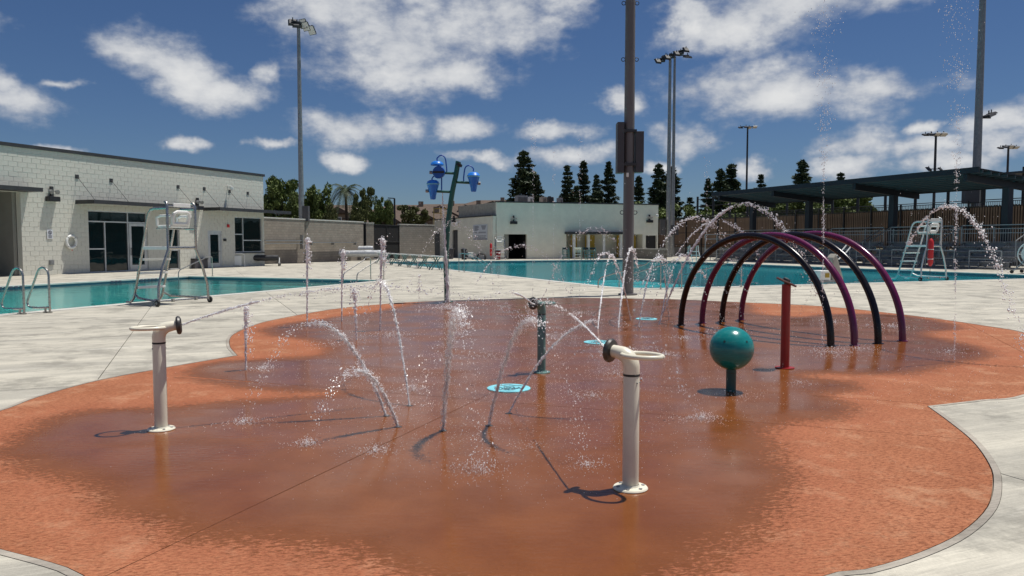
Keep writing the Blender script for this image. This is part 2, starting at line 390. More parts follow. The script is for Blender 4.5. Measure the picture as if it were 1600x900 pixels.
# ================================================================== ground plan
CA = Vector((-.378, .926)); CN = Vector((.926, .378))      # deck joints and main pool
AA = Vector((.36, .933)).normalized(); AB = Vector((AA.y, -AA.x))  # left building, left pool and pad joints
def smooth_path(ctrl, step=0.12, closed=True, sharp=()):
    n = len(ctrl); out = []
    for i in range(n if closed else n-1):
        p1 = ctrl[i]; p2 = ctrl[(i+1)%n]
        p0 = ctrl[(i-1)%n] if i not in sharp else p1*2-p2
        p3 = ctrl[(i+2)%n] if ((i+1)%n) not in sharp else p2*2-p1
        k = max(2, int((p2-p1).length/step))
        for j in range(k):
            s = j/k
            out.append(0.5*((2*p1)+(p2-p0)*s+(2*p0-5*p1+4*p2-p3)*s*s+(3*p1-p0-3*p2+p3)*s**3))
    return out
def V2(v): return Vector((v[0], v[1]))
PADPX = [(0,642),(60,620),(147,596),(240,578),(329,562.5),(371,555.5),(359,540),(363,524),(390,511),(427,500),(522,483),(608,474.5),(693,470),(790,467),(880,465.5),
         (1040,467.5),(1147,472),(1289,479),(1431,494),(1538,509),(1600,520),(1672,545),(1690,575),(1600,616),(1530,625),(1449,634.5),(1484,660),(1520,690),(1545,725),(1552,752),
         (1543,792),(1500,833),(1430,866),(1350,890),(1260,908)]
pad_ctrl = [V2(G(*p)) for p in PADPX]
pad_ctrl += [Vector((.6,2.75)), Vector((-.6,2.7)), Vector((-1.5,3.1))] + [V2(G(*p)) for p in [(130,899),(62,874),(0,858)]] + [Vector((-3.3,4.25)), Vector((-4.4,5.0)), Vector((-4.9,5.9)), Vector((-5.1,6.6))]
PAD = smooth_path(pad_ctrl, .12, True, sharp=(5, 25))
def offset(poly, d):
    n = len(poly); ar = sum(poly[i].cross(poly[(i+1)%n]) for i in range(n)); sg = 1 if ar > 0 else -1; out = []
    for i in range(n):
        t = (poly[(i+1)%n]-poly[(i-1)%n]).normalized()
        out.append(poly[i] + Vector((t.y, -t.x))*d*sg)
    return out
def pip(poly, pts):
    P_ = np.array([(p[0], p[1]) for p in poly]); X = np.array([(p[0], p[1]) for p in pts]); r = np.zeros(len(X), bool)
    x, y = X[:,0], X[:,1]
    for i in range(len(P_)):
        x1, y1 = P_[i]; x2, y2 = P_[(i+1)%len(P_)]
        if y1 == y2: continue
        c = ((y1 > y) != (y2 > y)) & (x < (x2-x1)*(y-y1)/(y2-y1)+x1); r ^= c
    return r
def sdf(poly, pts):
    P_ = np.array([(p[0], p[1]) for p in poly]); X = np.array([(p[0], p[1]) for p in pts]); d = np.full(len(X), 1e9)
    for i in range(len(P_)):
        a = P_[i]; b = P_[(i+1)%len(P_)]; ab = b-a; L = (ab**2).sum()
        if L == 0: continue
        k = np.clip(((X-a)@ab)/L, 0, 1); q = a+k[:,None]*ab; d = np.minimum(d, np.hypot(*(X-q).T))
    return np.where(pip(poly, pts), d, -d)
PADO = offset(PAD, .0505); PADI = offset(PAD, -.004)
# pools
lpA = Vector((-5.4, 32.6)); 
LP = [lpA, lpA - AB*10.7, lpA - AB*10.7 - AA*34, lpA - AA*34]
mpN = Vector((4.1, 26.4)); mpL = 40.0; mpW = 24.2
rc = []
for k in range(7):
    an = math.pi/2*k/6; rc.append(mpN + (CA*(1-math.sin(an)) + CN*(1-math.cos(an)))*1.6)
MP = rc + [mpN + CN*mpW, mpN + CN*mpW + CA*mpL, mpN + CA*mpL]
def inside_rect_out(poly, d):
    # mitred offset for convex polygons
    n = len(poly); ar = sum(poly[i].cross(poly[(i+1)%n]) for i in range(n)); sg = 1 if ar > 0 else -1; out = []
    for i in range(n):
        e0 = (poly[i]-poly[i-1]).normalized(); e1 = (poly[(i+1)%n]-poly[i]).normalized()
        n0 = Vector((e0.y, -e0.x))*sg; n1 = Vector((e1.y, -e1.x))*sg; b = n0+n1
        out.append(poly[i] + b*(2*d/b.length_squared))
    return out
LPO = inside_rect_out(LP, .35); MPO = inside_rect_out(MP, .35)
def cdt(polys, pts=()):
    vs = []; es = []
    for p in polys:
        o = len(vs); vs += [Vector((q[0], q[1])) for q in p]; es += [(o+i, o+(i+1)%len(p)) for i in range(len(p))]
    vs += [Vector((q[0], q[1])) for q in pts]
    r = delaunay_2d_cdt(vs, es, [], 0, 1e-5)
    return r[0], r[2]
def sheet(mb, V, T, z, depth=.03):
    # keep triangles, add skirts on the border
    used = {}; vs = []; fs = []; cnt = {}
    for tr in T:
        a, b, c = [V[i] for i in tr]
        if (b-a).cross(c-a) < 0: tr = tr[::-1]
        q = []
        for i in tr:
            if i not in used: used[i] = len(vs); vs.append((V[i][0], V[i][1], z))
            q.append(used[i])
        fs.append(tuple(q))
        for k in range(3): e = (q[k], q[(k+1)%3]); cnt[e] = 1
    if depth:
        low = {}
        for (i, j) in list(cnt):
            if (j, i) in cnt: continue
            for w in (i, j):
                if w not in low: low[w] = len(vs); vs.append((vs[w][0], vs[w][1], z-depth))
            fs.append((j, i, low[i], low[j]))
    mb.add(vs, fs)
def cell_mesh(rect, holes, keep=None, pts=()):
    """triangles of rect minus holes (or intersected with keep)"""
    polys = [rect]; xs = [p[0] for p in rect]; ys = [p[1] for p in rect]
    bb = (min(xs)-.01, max(xs)+.01, min(ys)-.01, max(ys)+.01)
    act = []
    for h in holes + ([keep] if keep else []):
        if max(p[0] for p in h) < bb[0] or min(p[0] for p in h) > bb[1] or max(p[1] for p in h) < bb[2] or min(p[1] for p in h) > bb[3]: continue
        act.append(h)
    if not act: return (None, None)
    V, T = cdt(polys+act, pts)
    if not T: return (None, None)
    cen = [((V[a][0]+V[b][0]+V[c][0])/3, (V[a][1]+V[b][1]+V[c][1])/3) for a, b, c in T]
    ok = pip(rect, cen)
    for h in holes:
        if h in act: ok &= ~pip(h, cen)
    if keep is not None: ok &= pip(keep, cen)
    T = [tr for tr, k in zip(T, ok) if k and abs((V[tr[1]]-V[tr[0]]).cross(V[tr[2]]-V[tr[0]])) > 1e-7]
    return V, T
# far-reaching dry ground with the pools cut out
big = [Vector(p) for p in [(-900,-60),(900,-60),(900,1600),(-900,1600)]]
V, T = cell_mesh(big, [LPO, MPO]); mb = MB(); sheet(mb, V, T, -.055, 0)
o = struct(mb.build('ground', M['earth']))
sub = [Vector(p) for p in [(-34,-4),(40,-4),(60,40),(46,90),(-34,90)]]
V, T = cell_mesh(sub, [LPO, MPO]); mb = MB(); sheet(mb, V, T, -.022, 0)
struct(mb.build('joint_bed', M['joint']))
# ---------------------------------------------------------------- concrete deck slabs
deck = struct(bpy.data.objects.new('pool_deck', None)); COL.objects.link(deck)
du, dw = 3.12, 3.9; slabs = []
uo = -1.12 - 3*3.12
FA = Vector((-23.5, 36.9))
for iu in range(-8, 22):
    for iw in range(-5, 24):
        u0 = uo + du*(iu+3); w0 = -2.0 + dw*iw; g_ = .006
        q = [(u0+g_, w0+g_), (u0+du-g_, w0+g_), (u0+du-g_, w0+dw-g_), (u0+g_, w0+dw-g_)]
        rect = [CN*a + CA*b for a, b in q]; cx = sum((p for p in rect), Vector((0,0)))/4
        if cx.y < -2 or cx.y > 88 or abs(cx.x) > .78*max(cx.y,0)+6.5: continue
        if (cx-FA).dot(AB) < -2.4: continue
        if (cx-Vector((35,54))).dot(CN) > 3: continue
        near = pip(PADO, rect+[cx]).any() or min((p-cx).length for p in PADO[::6]) < 3.2
        V, T = cell_mesh(rect, [PADO, LPO, MPO])
        if V is None: V, T = rect, [(0,1,2),(0,2,3)]
        if not T: continue
        slabs.append((cx.length, V, T))
slabs.sort(key=lambda s: s[0]); rest = MB()
for i, (d, V, T) in enumerate(slabs):
    if i < 295:
        mb = MB(); sheet(mb, V, T, 0, .03); mb.build('concrete_slab', M['deck'], deck)
    else: sheet(rest, V, T, 0, .03)
if rest.v: rest.build('concrete_slab', M['deck'], deck, kind='stuff')
# edging ring
mb = MB(); n = len(PAD); EI = offset(PAD, .004); EO = offset(PAD, .048)
mb.add([(p.x,p.y,.003) for p in EI]+[(p.x,p.y,.003) for p in EO]+[(p.x,p.y,-.03) for p in EI]+[(p.x,p.y,-.03) for p in EO],
       [q for i in range(n) for q in ((i,(i+1)%n,n+(i+1)%n,n+i),(i,2*n+i,2*n+(i+1)%n,(i+1)%n),(n+i,n+(i+1)%n,3*n+(i+1)%n,3*n+i))])
# ---------------------------------------------------------------- splash pad
padE = struct(bpy.data.objects.new('splash_pad', None)); COL.objects.link(padE)
mb.build('edging', M['edging'], padE, smooth=False)
WETPX = [(-15,706),(0,695),(53,664),(133,640),(267,634),(400,623),(470,619),(520,614),(444,612),(355,603),(288,588),(300,574),(340,564),(420,560),(490,556),(508,545),(480,531),(430,526),(408,519),(425,509),
 (494,499),(560,490),(608,482),(660,470),(700,462),(800,460),(900,458),(1040,462),(1150,472),(1178,478),(1182,489),(1239,495),(1289,491),(1395,491),(1477,503),(1502,514),(1450,521),(1502,535),(1555,553),
 (1467,575),(1395,587),(1300,583),(1262,588),(1330,596),(1349,608),(1290,617),(1335,632),(1325,650),(1225,662),(1205,695),(1240,735),(1230,785),(1160,845),(1100,890),(1010,940),(850,935),(700,910),(600,886),
 (500,860),(355,843),(267,832),(190,803),(150,775),(89,742),(0,720)]
WETP = smooth_path([V2(G(*p)) for p in WETPX], .3, True)
ulim = [-30, -3.12, 2.95, 30]; wlim = [-10, 7.1, 8.55, 11.5, 14.6, 17.6, 40]
gx, gy = np.meshgrid(np.arange(-8, 13, .16), np.arange(2, 24, .16)); gp = np.stack([gx.ravel(), gy.ravel()], 1)
gp = gp + np.random.RandomState(1).uniform(-.03, .03, gp.shape)
ins = pip(PAD, gp); gp = gp[ins]
for a in range(len(ulim)-1):
    for b in range(len(wlim)-1):
        g_ = .0035
        q = [(ulim[a]+g_, wlim[b]+g_), (ulim[a+1]-g_, wlim[b]+g_), (ulim[a+1]-g_, wlim[b+1]-g_), (ulim[a]+g_, wlim[b+1]-g_)]
        rect = [AB*u + AA*w for u, w in q]
        sel = gp[pip([ (r.x, r.y) for r in rect], gp)]
        V, T = cell_mesh(rect, [], keep=PADI, pts=[Vector(p) for p in sel])
        if not T: continue
        mb = MB(); sheet(mb, V, T, 0, .02); o = mb.build('pad_slab', M['pad'], padE)
        co = np.zeros(len(o.data.vertices)*3); o.data.vertices.foreach_get('co', co); co = co.reshape(-1, 3)[:, :2]
        at = o.data.attributes.new('wet', 'FLOAT', 'POINT'); at.data.foreach_set('value', sdf(WETP, co).astype(np.float32))
# ---------------------------------------------------------------- pools
def pool(name, poly, outer, depth, wmat, fmat, wz=-.10):
    e = struct(bpy.data.objects.new(name, None)); COL.objects.link(e); n = len(poly)
    mb = MB(); mb.add([(p.x,p.y,0) for p in poly]+[(p.x,p.y,-depth) for p in poly], [(i,(i+1)%n,n+(i+1)%n,n+i) for i in range(n)]+[tuple(range(n,2*n))]); mb.build('basin', fmat, e)
    mb = MB(); ii = inside_rect_out(poly, -.012)
    mb.add([(p.x,p.y,-.004) for p in ii]+[(p.x,p.y,-.20) for p in ii], [(i,(i+1)%n,n+(i+1)%n,n+i) for i in range(n)]); mb.build('waterline_tile', M['tile'], e)
    mb = MB(); ci = inside_rect_out(poly, -.03); co = inside_rect_out(poly, .344); z = .008
    mb.add([(p.x,p.y,z) for p in ci]+[(p.x,p.y,z) for p in co]+[(p.x,p.y,z-.05) for p in ci]+[(p.x,p.y,z-.05) for p in co],
           [q for i in range(n) for q in ((i,(i+1)%n,n+(i+1)%n,n+i),(i,2*n+i,2*n+(i+1)%n,(i+1)%n),(n+i,n+(i+1)%n,3*n+(i+1)%n,3*n+i))]); mb.build('coping', M['coping'], e)
    mb = MB(); mb.add([(p.x,p.y,wz) for p in ii], [tuple(range(n))]); mb.build('water', wmat, e)
    return e
p1 = pool('training_pool', LP, LPO, 1.15, M['water'], M['poolfloor'])
p2 = pool('lap_pool', MP, MPO, 1.9, M['water2'], M['poolfloor2'])
mb = MB()   # entry steps at the far end of the training pool
for k, (d, z) in enumerate(((.9, -.32), (1.4, -.55), (1.9, -.8))):
    c = lpA - AB*.02
    q = [c, c - AB*10.6, c - AB*10.6 - AA*d, c - AA*d]
    mb.hexa([(p.x, p.y, -1.14) for p in q] + [(p.x, p.y, z-.001*k) for p in q])
mb.build('entry_step', M['poolfloor'], p1)
for k in range(9):   # lane lines on the bottom of the lap pool
    c = mpN + CA*(3.5+k*4.1); q = [c+CN*1.5, c+CN*(mpW-1.5), c+CN*(mpW-1.5)+CA*.3, c+CN*1.5+CA*.3]
    mb = MB(); mb.add([(p.x,p.y,-1.892) for p in q], [(0,1,2,3)]); mb.build('lane_line', M['tile'], p2)
# depth markings on the far waterline of the training pool (dark tiles)
def frame_obj(name, O, D, label, cat, z=0, group=None):
    return thing(name, label, cat, (O[0], O[1], z), math.atan2(D[1], D[0]), group)
# ================================================================== buildings
def wall(mb, x0, x1, z0, z1, ops, th=.3, y=0.0):
    xs = sorted({x0, x1, *[v for o in ops for v in o[:2] if x0 < v < x1]}); zs = sorted({z0, z1, *[v for o in ops for v in o[2:4] if z0 < v < z1]})
    for i in range(len(xs)-1):
        for j in range(len(zs)-1):
            cx = (xs[i]+xs[i+1])/2; cz = (zs[j]+zs[j+1])/2
            if any(o[0] < cx < o[1] and o[2] < cz < o[3] for o in ops): continue
            mb.box(xs[i], xs[i+1], y, y+th, zs[j], zs[j+1])
def glazing(par, x0, x1, z0, z1, vx, hz, y=.12, name='window', fw=.07, fm=None):
    """frame + separate panes; vx: list of vertical mullions (x, zlo, zhi), hz: rails (z, xlo, xhi)"""
    fm = fm or M['frame']; mb = MB()
    mb.box(x0, x1, y-.05, y+.05, z1-fw, z1); mb.box(x0, x1, y-.05, y+.05, z0, z0+fw)
    mb.box(x0, x0+fw, y-.05, y+.05, z0+fw, z1-fw); mb.box(x1-fw, x1, y-.05, y+.05, z0+fw, z1-fw)
    for (x, a, b) in vx: mb.box(x-fw/2, x+fw/2, y-.047, y+.047, a, b)
    for (z, a, b) in hz: mb.box(a, b, y-.044, y+.044, z-fw/2, z+fw/2)
    f = mb.build(name, fm, par)
    return f
def pane(f, x0, x1, z0, z1, y=.13, m=None):
    mb = MB(); mb.box(x0+.02, x1-.02, y, y+.02, z0+.02, z1-.02); return mb.build('pane', m or M['glass'], f)
FAO = (-23.5, 36.9); FAD = (AA.x, AA.y)
def FP(px, py): return HIT(px, py, FAO, FAD)
bl = frame_obj('pool_house', FAO, FAD, 'long white block pool house with dark awnings and glass doors, left of the pools', 'building')
CH = .236; H = CH*26
def snap(z): return round(z/CH)*CH
x137 = FP(137,322)[0]; x228 = FP(230,322)[0]; x166 = FP(166,380)[0]; x202 = FP(202,380)[0]
x261 = FP(261,380)[0]; x281 = FP(281,380)[0]; x325 = FP(325,380)[0]; x347 = FP(347,380)[0]
x367 = FP(367,360)[0]; x410 = FP(410,360)[0]; x381 = FP(381,360)[0]
zW = snap(3.35); zD = snap(2.25); zs = snap(1.05)
zt = FP(150,346)[1]
OPS = [(-9, 0, 0, snap(4.0)), (x137, x228, 0, zW), (x261, x281, 0, zW-CH*3), (x325, x347, 0, zD), (x367, x410, zs, zW)]
L1 = 17.6
mb = MB(); wall(mb, -9, L1, 0, H, OPS, .3, .012); mb.box(L1-.3, L1, .312, 14, 0, H); mb.box(-9, L1-.3, 13.7, 14, 0, H); mb.box(-9, -8.7, .312, 13.7, 0, H); mb.box(-8.7, L1-.3, .312, 13.7, H-.6, H-.3)
mb.build('wall', M['mortar'], bl)
blocks = []; bw = .47
for r in range(26):
    z0 = r*CH+.007; z1 = (r+1)*CH-.007; zc = (z0+z1)/2
    x = -9 - (bw/2 if r % 2 else 0)
    while x < L1:
        a, b = max(x+.007, -9), min(x+bw-.007, L1); x += bw
        segs = [(a, b)]
        for o in OPS:
            if o[2] < zc < o[3]:
                ns = []
                for s in segs:
                    if s[1] <= o[0] or s[0] >= o[1]: ns.append(s)
                    else:
                        if s[0] < o[0]: ns.append((s[0], o[0]))
                        if s[1] > o[1]: ns.append((o[1], s[1]))
                segs = ns
        for s in segs:
            if s[1]-s[0] > .03: blocks.append((s[0], s[1], z0, z1))
vis = [b for b in blocks if b[1] > -.9]; vis.sort(key=lambda b: b[0])
big_ = set(map(id, vis[:298])); rest = MB(); cache = {}
for b in blocks:
    wd = b[1]-b[0]; yo = U(-.003, .003)
    if id(b) in big_:
        k = round(wd, 2)
        if k not in cache:
            m_ = MB(); h = CH-.014; c = .006
            m_.add([(0,.012,0),(wd,.012,0),(wd,.012,h),(0,.012,h),(c,0,c),(wd-c,0,c),(wd-c,0,h-c),(c,0,h-c)], [(4,5,6,7),(0,1,5,4),(1,2,6,5),(2,3,7,6),(3,0,4,7)])
            cache[k] = m_.build('block', M['block'], bl); cache[k].location = (b[0], yo-.0, b[2])
        else: inst('block', cache[k], bl, (b[0], yo, b[2]))
    else: rest.box(b[0], b[1], yo, .012, b[2], b[3])
rest.build('block', M['block'], bl, kind='stuff')
mb = MB(); mb.box(-9.1, L1+.1, -.08, .42, H, H+.16); mb.build('parapet_cap', M['dark'], bl)
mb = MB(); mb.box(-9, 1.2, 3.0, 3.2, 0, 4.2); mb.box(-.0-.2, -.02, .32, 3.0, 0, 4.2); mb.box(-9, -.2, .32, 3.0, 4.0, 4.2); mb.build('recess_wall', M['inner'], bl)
mb = MB(); mb.box(-9, .42, -1.0, .0-.003, snap(4.0)+.01, snap(4.0)+.2); mb.build('canopy', M['dark'], bl)
# glazing
f = glazing(bl, x137, x228, 0, zW, [(x166, .07, zt), (x202, .07, zW-.07)], [(zt, x137+.07, x228-.07), (FP(150,389)[1], x137+.07, x166)], name='shopfront')
zr = FP(150,389)[1]
for a in ((x137+.07,x202,zt,zW-.07),(x202,x228-.07,zt,zW-.07),(x137+.07,x166,.07,zr),(x137+.07,x166,zr,zt),(x166,x202,.07,zt)): pane(f, *a)
dr = MB(); dr.box(x202+.07, x202+.22, .06, .16, .07, zt-.05); dr.box(x228-.22, x228-.07, .06, .16, .07, zt-.05); dr.box(x202+.22, x228-.22, .06, .16, zt-.2, zt-.05); dr.box(x202+.22, x228-.22, .06, .16, .07, .35)
d_ = dr.build('door', M['frame'], bl); pane(d_, x202+.2, x228-.2, .33, zt-.18, .10)
mb = MB(); mb.bar((x202+.16,.0,.9),(x202+.16,.0,1.3),.03); mb.bar((x202+.16,.0,.92),(x202+.16,.07,.92),.025); mb.bar((x202+.16,.0,1.28),(x202+.16,.07,1.28),.025); mb.build('handle', M['black'], d_)
zz = zW-CH*3
f = glazing(bl, x261, x281, 0, zz, [], [(1.15, x261+.07, x281-.07)], name='window'); pane(f, x261+.07, x281-.07, .07, 1.13); pane(f, x261+.07, x281-.07, 1.17, zz-.07)
f = glazing(bl, x367, x410, zs, zW, [(x381, zs+.07, zW-.07)], [(2.15, x367+.07, x381), (1.75, x381, x410-.07)], name='window')
for a in ((x367+.07,x381,zs+.07,2.15),(x367+.07,x381,2.15,zW-.07),(x381,x410-.07,zs+.07,1.75),(x381,x410-.07,1.75,zW-.07)): pane(f, *a)
mb = MB(); mb.box(x367-.03, x410+.15, -.06, .08, zs-.06, zs); mb.build('sill', M['dark'], f)
mb = MB(); mb.box(x325, x347, .02, .12, zD-.1, zD); mb.box(x325, x325+.1, .02, .12, 0, zD-.1); mb.box(x347-.1, x347, .02, .12, 0, zD-.1)
mb.box(x325+.1, x325+.26, .05, .11, .02, zD-.1); mb.box(x347-.26, x347-.1, .05, .11, .02, zD-.1); mb.box(x325+.26, x347-.26, .05, .11, .02, .3); mb.box(x325+.26, x347-.26, .05, .11, zD-.26, zD-.1)
d_ = mb.build('door', M['frame'], bl); pane(d_, x325+.24, x347-.24, .28, zD-.24, .08)
mb = MB(); mb.bar((x347-.2,-.02,1.05),(x347-.34,-.02,1.05),.03); mb.bar((x347-.2,-.02,1.05),(x347-.2,.06,1.05),.03); mb.build('handle', M['black'], d_)
# awnings with tie rods
def awning(xa, xb, plates, z=3.58, proj=1.3):
    mb = MB(); mb.box(xa, xb, -proj, -proj+.06, z, z+.2); mb.box(xa, xa+.06, -proj+.06, -.003, z, z+.2); mb.box(xb-.06, xb, -proj+.06, -.003, z, z+.2)
    mb.box(xa+.06, xb-.06, -proj+.06, -.003, z+.08, z+.12)
    aw = mb.build('awning', M['dark'], bl)
    for px, py in plates:
        x, zz = FP(px, py); m2 = MB(); m2.box(x-.1, x+.1, -.03, -.003, zz-.1, zz+.1); m2.tube([(x,-.03,zz),(x,-proj+.1,z+.2)], .014, 5); m2.build('tie_rod', M['dark'], aw)
awning(2.95, 10.05, [(120,276),(173.5,282),(278,292)]); awning(11.9, 18.9, [(319,295),(358.5,299),(387,302)])
def wall_lamp(par, x, z, s=1.0):
    mb = MB(); mb.box(x-.30*s, x+.30*s, -.32, -.01, z-.12*s, z+.12*s); l = mb.build('wall_lamp', M['black'], par, bevel=.02)
    mb = MB(); mb.box(x-.06, x+.06, -.16, -.02, z+.12*s, z+.62*s); mb.build('bracket', M['dark'], l)
    for sd in (-1, 1):
        mb = MB(); mb.lathe((x+sd*.16, -.25, z+.36*s), [(.02,-.1),(.07,-.08),(.12,.08),(.0,.08)], 10, Matrix.Rotation(sd*.5,3,'Y') @ Matrix.Rotation(2.0,3,'X')); mb.build('lamp_head', M['galv'], l)
for px, py in ((79,311),(307,325)): wall_lamp(bl, *FP(px,py))
x, z = FP(356,294); mb = MB(); mb.lathe((x,-.3,z), [(.0,-.18),(.10,-.14),(.13,0),(.13,.06),(0,.08)], 12); mb.tube([(x,-.3,z+.05),(x,-.3,z+.14),(x,0,z+.14)], .03, 6); mb.build('camera_dome', M['white'], bl)
x, z = FP(356,353); mb = MB(); mb.box(x-.09, x+.09, -.07, -.006, z-.1, z+.1); mb.lathe((x,-.07,z), [(.0,.03),(.05,.02),(.07,0)], 10, Matrix.Rotation(math.pi/2,3,'X')); mb.build('fire_alarm', M['brightred'], bl)
x, z = FP(351,375); mb = MB(); mb.box(x-.12, x+.12, -.05, -.006, z-.08, z+.08); mb.build('card_reader', M['black'], bl)
x, z = FP(80,410); mb = MB(); mb.box(x-.12, x+.12, -.06, -.006, z-.12, z+.12); mb.box(x-.09, x+.09, -.075, -.061, z-.09, z+.09); mb.build('outlet_box', M['galv'], bl)
def onwall(O, D, x, z, out=.0):
    return (O[0]+D[0]*x + D[1]*out, O[1]+D[1]*x - D[0]*out, z)
def frame_at(name, O, D, x, z, out, label, cat, group=None):
    return thing(name, label, cat, onwall(O, D, x, z, out), math.atan2(D[1], D[0]), group)
# no-something sign
x, z = FP(77.5,366); s = frame_at('sign', FAO, FAD, x, z, .02, 'small white sign with a round black symbol on the white block wall', 'sign')
mb = MB(); mb.box(-.16, .16, -.012, 0, -.23, .23); mb.build('sign_board', M['signwhite'], s)
mb = MB(); mb.torus((0,-.015,.09), .085, .012, 18, 5, Matrix.Rotation(math.pi/2,3,'X')); mb.bar((-.06,-.016,.15),(.06,-.016,.03),.015,.004); mb.box(-.02,.02,-.018,-.014,.03,.13); mb.build('symbol', M['signink'], s)
mb = MB()
for k in range(3): mb.box(-.11+.01*k, .11-.01*k, -.016, -.013, -.08-.05*k, -.06-.05*k)
mb.build('lettering', M['signink'], s)
# life ring in clear case
x, z = FP(109,378); s = frame_at('life_ring', FAO, FAD, x, z, .06, 'white life ring hanging on the white block wall left of the glass doors', 'life ring')
RX = Matrix.Rotation(math.pi/2, 3, 'X')
mb = MB(); mb.torus((0,-.06,0), .27, .065, 28, 10, RX, sx=1, sy=1.12); mb.build('ring', M['white'], s)
for k in range(4):
    a = math.pi/4+k*math.pi/2; mb = MB(); mb.torus((math.cos(a)*.27,-.06,math.sin(a)*.30), .068, .012, 12, 5, Matrix.Rotation(-a,3,'Y')); mb.build('strap', M['galv'], s)
mb = MB(); mb.lathe((.03,-.05,-.42), [(0,-.04),(.035,0),(0,.04)], 8); mb.build('tag', M['brightred'], s)
# depth tiles
for (px, py, n) in ((18,451,5), (182,439,3), (233,436,5)):
    c = lpA - AB*10.69; x, z = HIT(px, py+3, (c.x, c.y), (-AA.x, -AA.y))
    o = LP[1] - AA*x + AB*.03
    s = struct(bpy.data.objects.new('depth_marking', None)); COL.objects.link(s); s.location = (o.x, o.y, 0); s.rotation_euler = (0,0,math.atan2(AA.y, AA.x)); s.parent = None
    mb = MB()
    for k in range(n):
        xx = (k-n/2)*.2; mb.box(xx, xx+.12, -.02, 0, -.085, -.02)
    o2 = mb.build('marking_tile', M['signink'], s)
# ---------------------------------------------------------------- brown block walls left
w = frame_obj('block_wall', (-18.0+.36*0, 58.0), (.36,.933), 'tan block wall between the white pool house and the dark gate', 'wall')
mb = MB(); mb.box(-4.5, 12.6, 0, .25, 0, 3.4); mb.build('wall_face', M['cmu'], w)
mb = MB(); mb.box(-4.5, 12.65, -.04, .29, 3.4, 3.5); mb.build('wall_cap', M['coping'], w)
mb = MB(); mb.box(3.9, 4.05, -.005, .1, 0, 3.38); mb.build('control_joint', M['joint'], w)
g0 = P(557,400,70); g1 = P(571,400,71)
def screen_gate(px0, px1, top, d0, d1, label, cat):
    a = P(px0, top, d0); b = P(px1, top, d1); D = Vector((b.x-a.x, b.y-a.y)); L = D.length
    e = thing('screened_gate', label, cat, (a.x, a.y, 0), math.atan2(D.y, D.x)); Hh = a.z
    mb = MB(); mb.box(.05, L-.05, .03, .05, .08, Hh-.08); mb.build('windscreen', M['meshscreen'], e)
    k = max(2, int(L/1.6)+1)
    for i in range(k):
        x = .04+(L-.08)*i/(k-1); mb = MB(); mb.tube([(x,0,0),(x,0,Hh)], .035, 6); mb.build('post', M['black'], e)
    for z in (.1, Hh/2, Hh-.06): mb = MB(); mb.tube([(0,0,z),(L,0,z)], .025, 6); mb.build('rail', M['black'], e)
screen_gate(557, 571.5, 348.5, 70, 70.6, 'narrow black screened gate between two tan block piers', 'gate')
a = P(571,349,70.6); b = P(583,349,71.2); e = thing('block_pier', 'slim tan block pier between the two black screened gates', 'pillar', (a.x,a.y,0), math.atan2(b.y-a.y,b.x-a.x))
mb = MB(); mb.box(0, (b-a).length*1.0, -.1, .3, 0, a.z); mb.build('pier', M['cmu'], e); mb = MB(); mb.box(-.03, (b-a).length+.03, -.13, .33, a.z, a.z+.08); mb.build('pier_cap', M['coping'], e)
screen_gate(583, 624, 350, 71.3, 75, 'wide black screened gate between the tan pier and the grey wall', 'gate')
a = P(624,351,75); b = P(679,352,79); e = thing('block_wall', 'grey block wall joining the black gate to the white flat-roofed building', 'wall', (a.x,a.y,0), math.atan2(b.y-a.y,b.x-a.x))
mb = MB(); mb.box(0, (b-a).length, 0, .25, 0, a.z); mb.build('wall_face', M['cmu2'], e); mb = MB(); mb.box(0, (b-a).length, -.03, .28, a.z, a.z+.08); mb.build('wall_cap', M['coping'], e)
# ---------------------------------------------------------------- white building in the middle
K = Vector((-1.5, 74.0)); D1 = Vector((.95, .31)).normalized(); D2 = Vector((.45, -.89)).normalized()
wb = thing('changing_building', 'low white flat-roofed changing building across the lap pool with rules sign', 'building', (K.x, K.y, 0), math.atan2(D1.y, D1.x))
def KR(px, py): return HIT(px, py, (K.x, K.y), (D1.x, D1.y))
Lr = KR(1028, 380)[0]; Hh = 5.45
g1x, g2x = KR(788,380)[0], KR(823,380)[0]; gz = KR(800,366)[1]
a1, a2 = KR(885,380)[0], KR(1004,380)[0]; az_ = KR(940,366)[1]; b1, b2 = KR(1009,380)[0], KR(1026,380)[0]; bz = KR(1017,368)[1]
ops = [(g1x,g2x,0,gz),(a1,a2,0,az_),(b1,b2,0,bz)]
mb = MB(); wall(mb, 0, Lr, 0, Hh, ops, .3); mb.box(Lr-.3, Lr, .3, 10, 0, Hh); mb.box(0, Lr-.3, 9.7, 10, 0, Hh); mb.build('wall', M['stucco'], wb)
mb = MB(); mb.box(.01, Lr-.3, .3, 9.7, Hh-.25, Hh-.05); mb.build('roof', M['tan'], wb)
mb = MB(); mb.box(-.06, Lr+.06, -.06, .36, Hh, Hh+.12); mb.build('parapet_cap', M['dark'], wb)
mb = MB(); mb.box(g1x, g2x, .3, 3.5, gz, gz+.1); mb.box(g1x-.1, g1x, .3, 3.5, 0, gz); mb.box(g2x, g2x+.1, .3, 3.5, 0, gz); mb.box(g1x, g2x, 3.4, 3.5, 0, gz); mb.build('garage_opening', M['meshscreen'], wb)
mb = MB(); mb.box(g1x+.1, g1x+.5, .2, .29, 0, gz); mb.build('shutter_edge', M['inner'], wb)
mb = MB(); mb.box(a1, a2, 1.9, 2.0, 0, az_); mb.box(a1-.1, a1, .3, 2.0, 0, az_); mb.box(a2, a2+.1, .3, 2.0, 0, az_); mb.box(a1, a2, .3, 1.9, az_, az_+.1); mb.build('alcove', M['stucco'], wb)
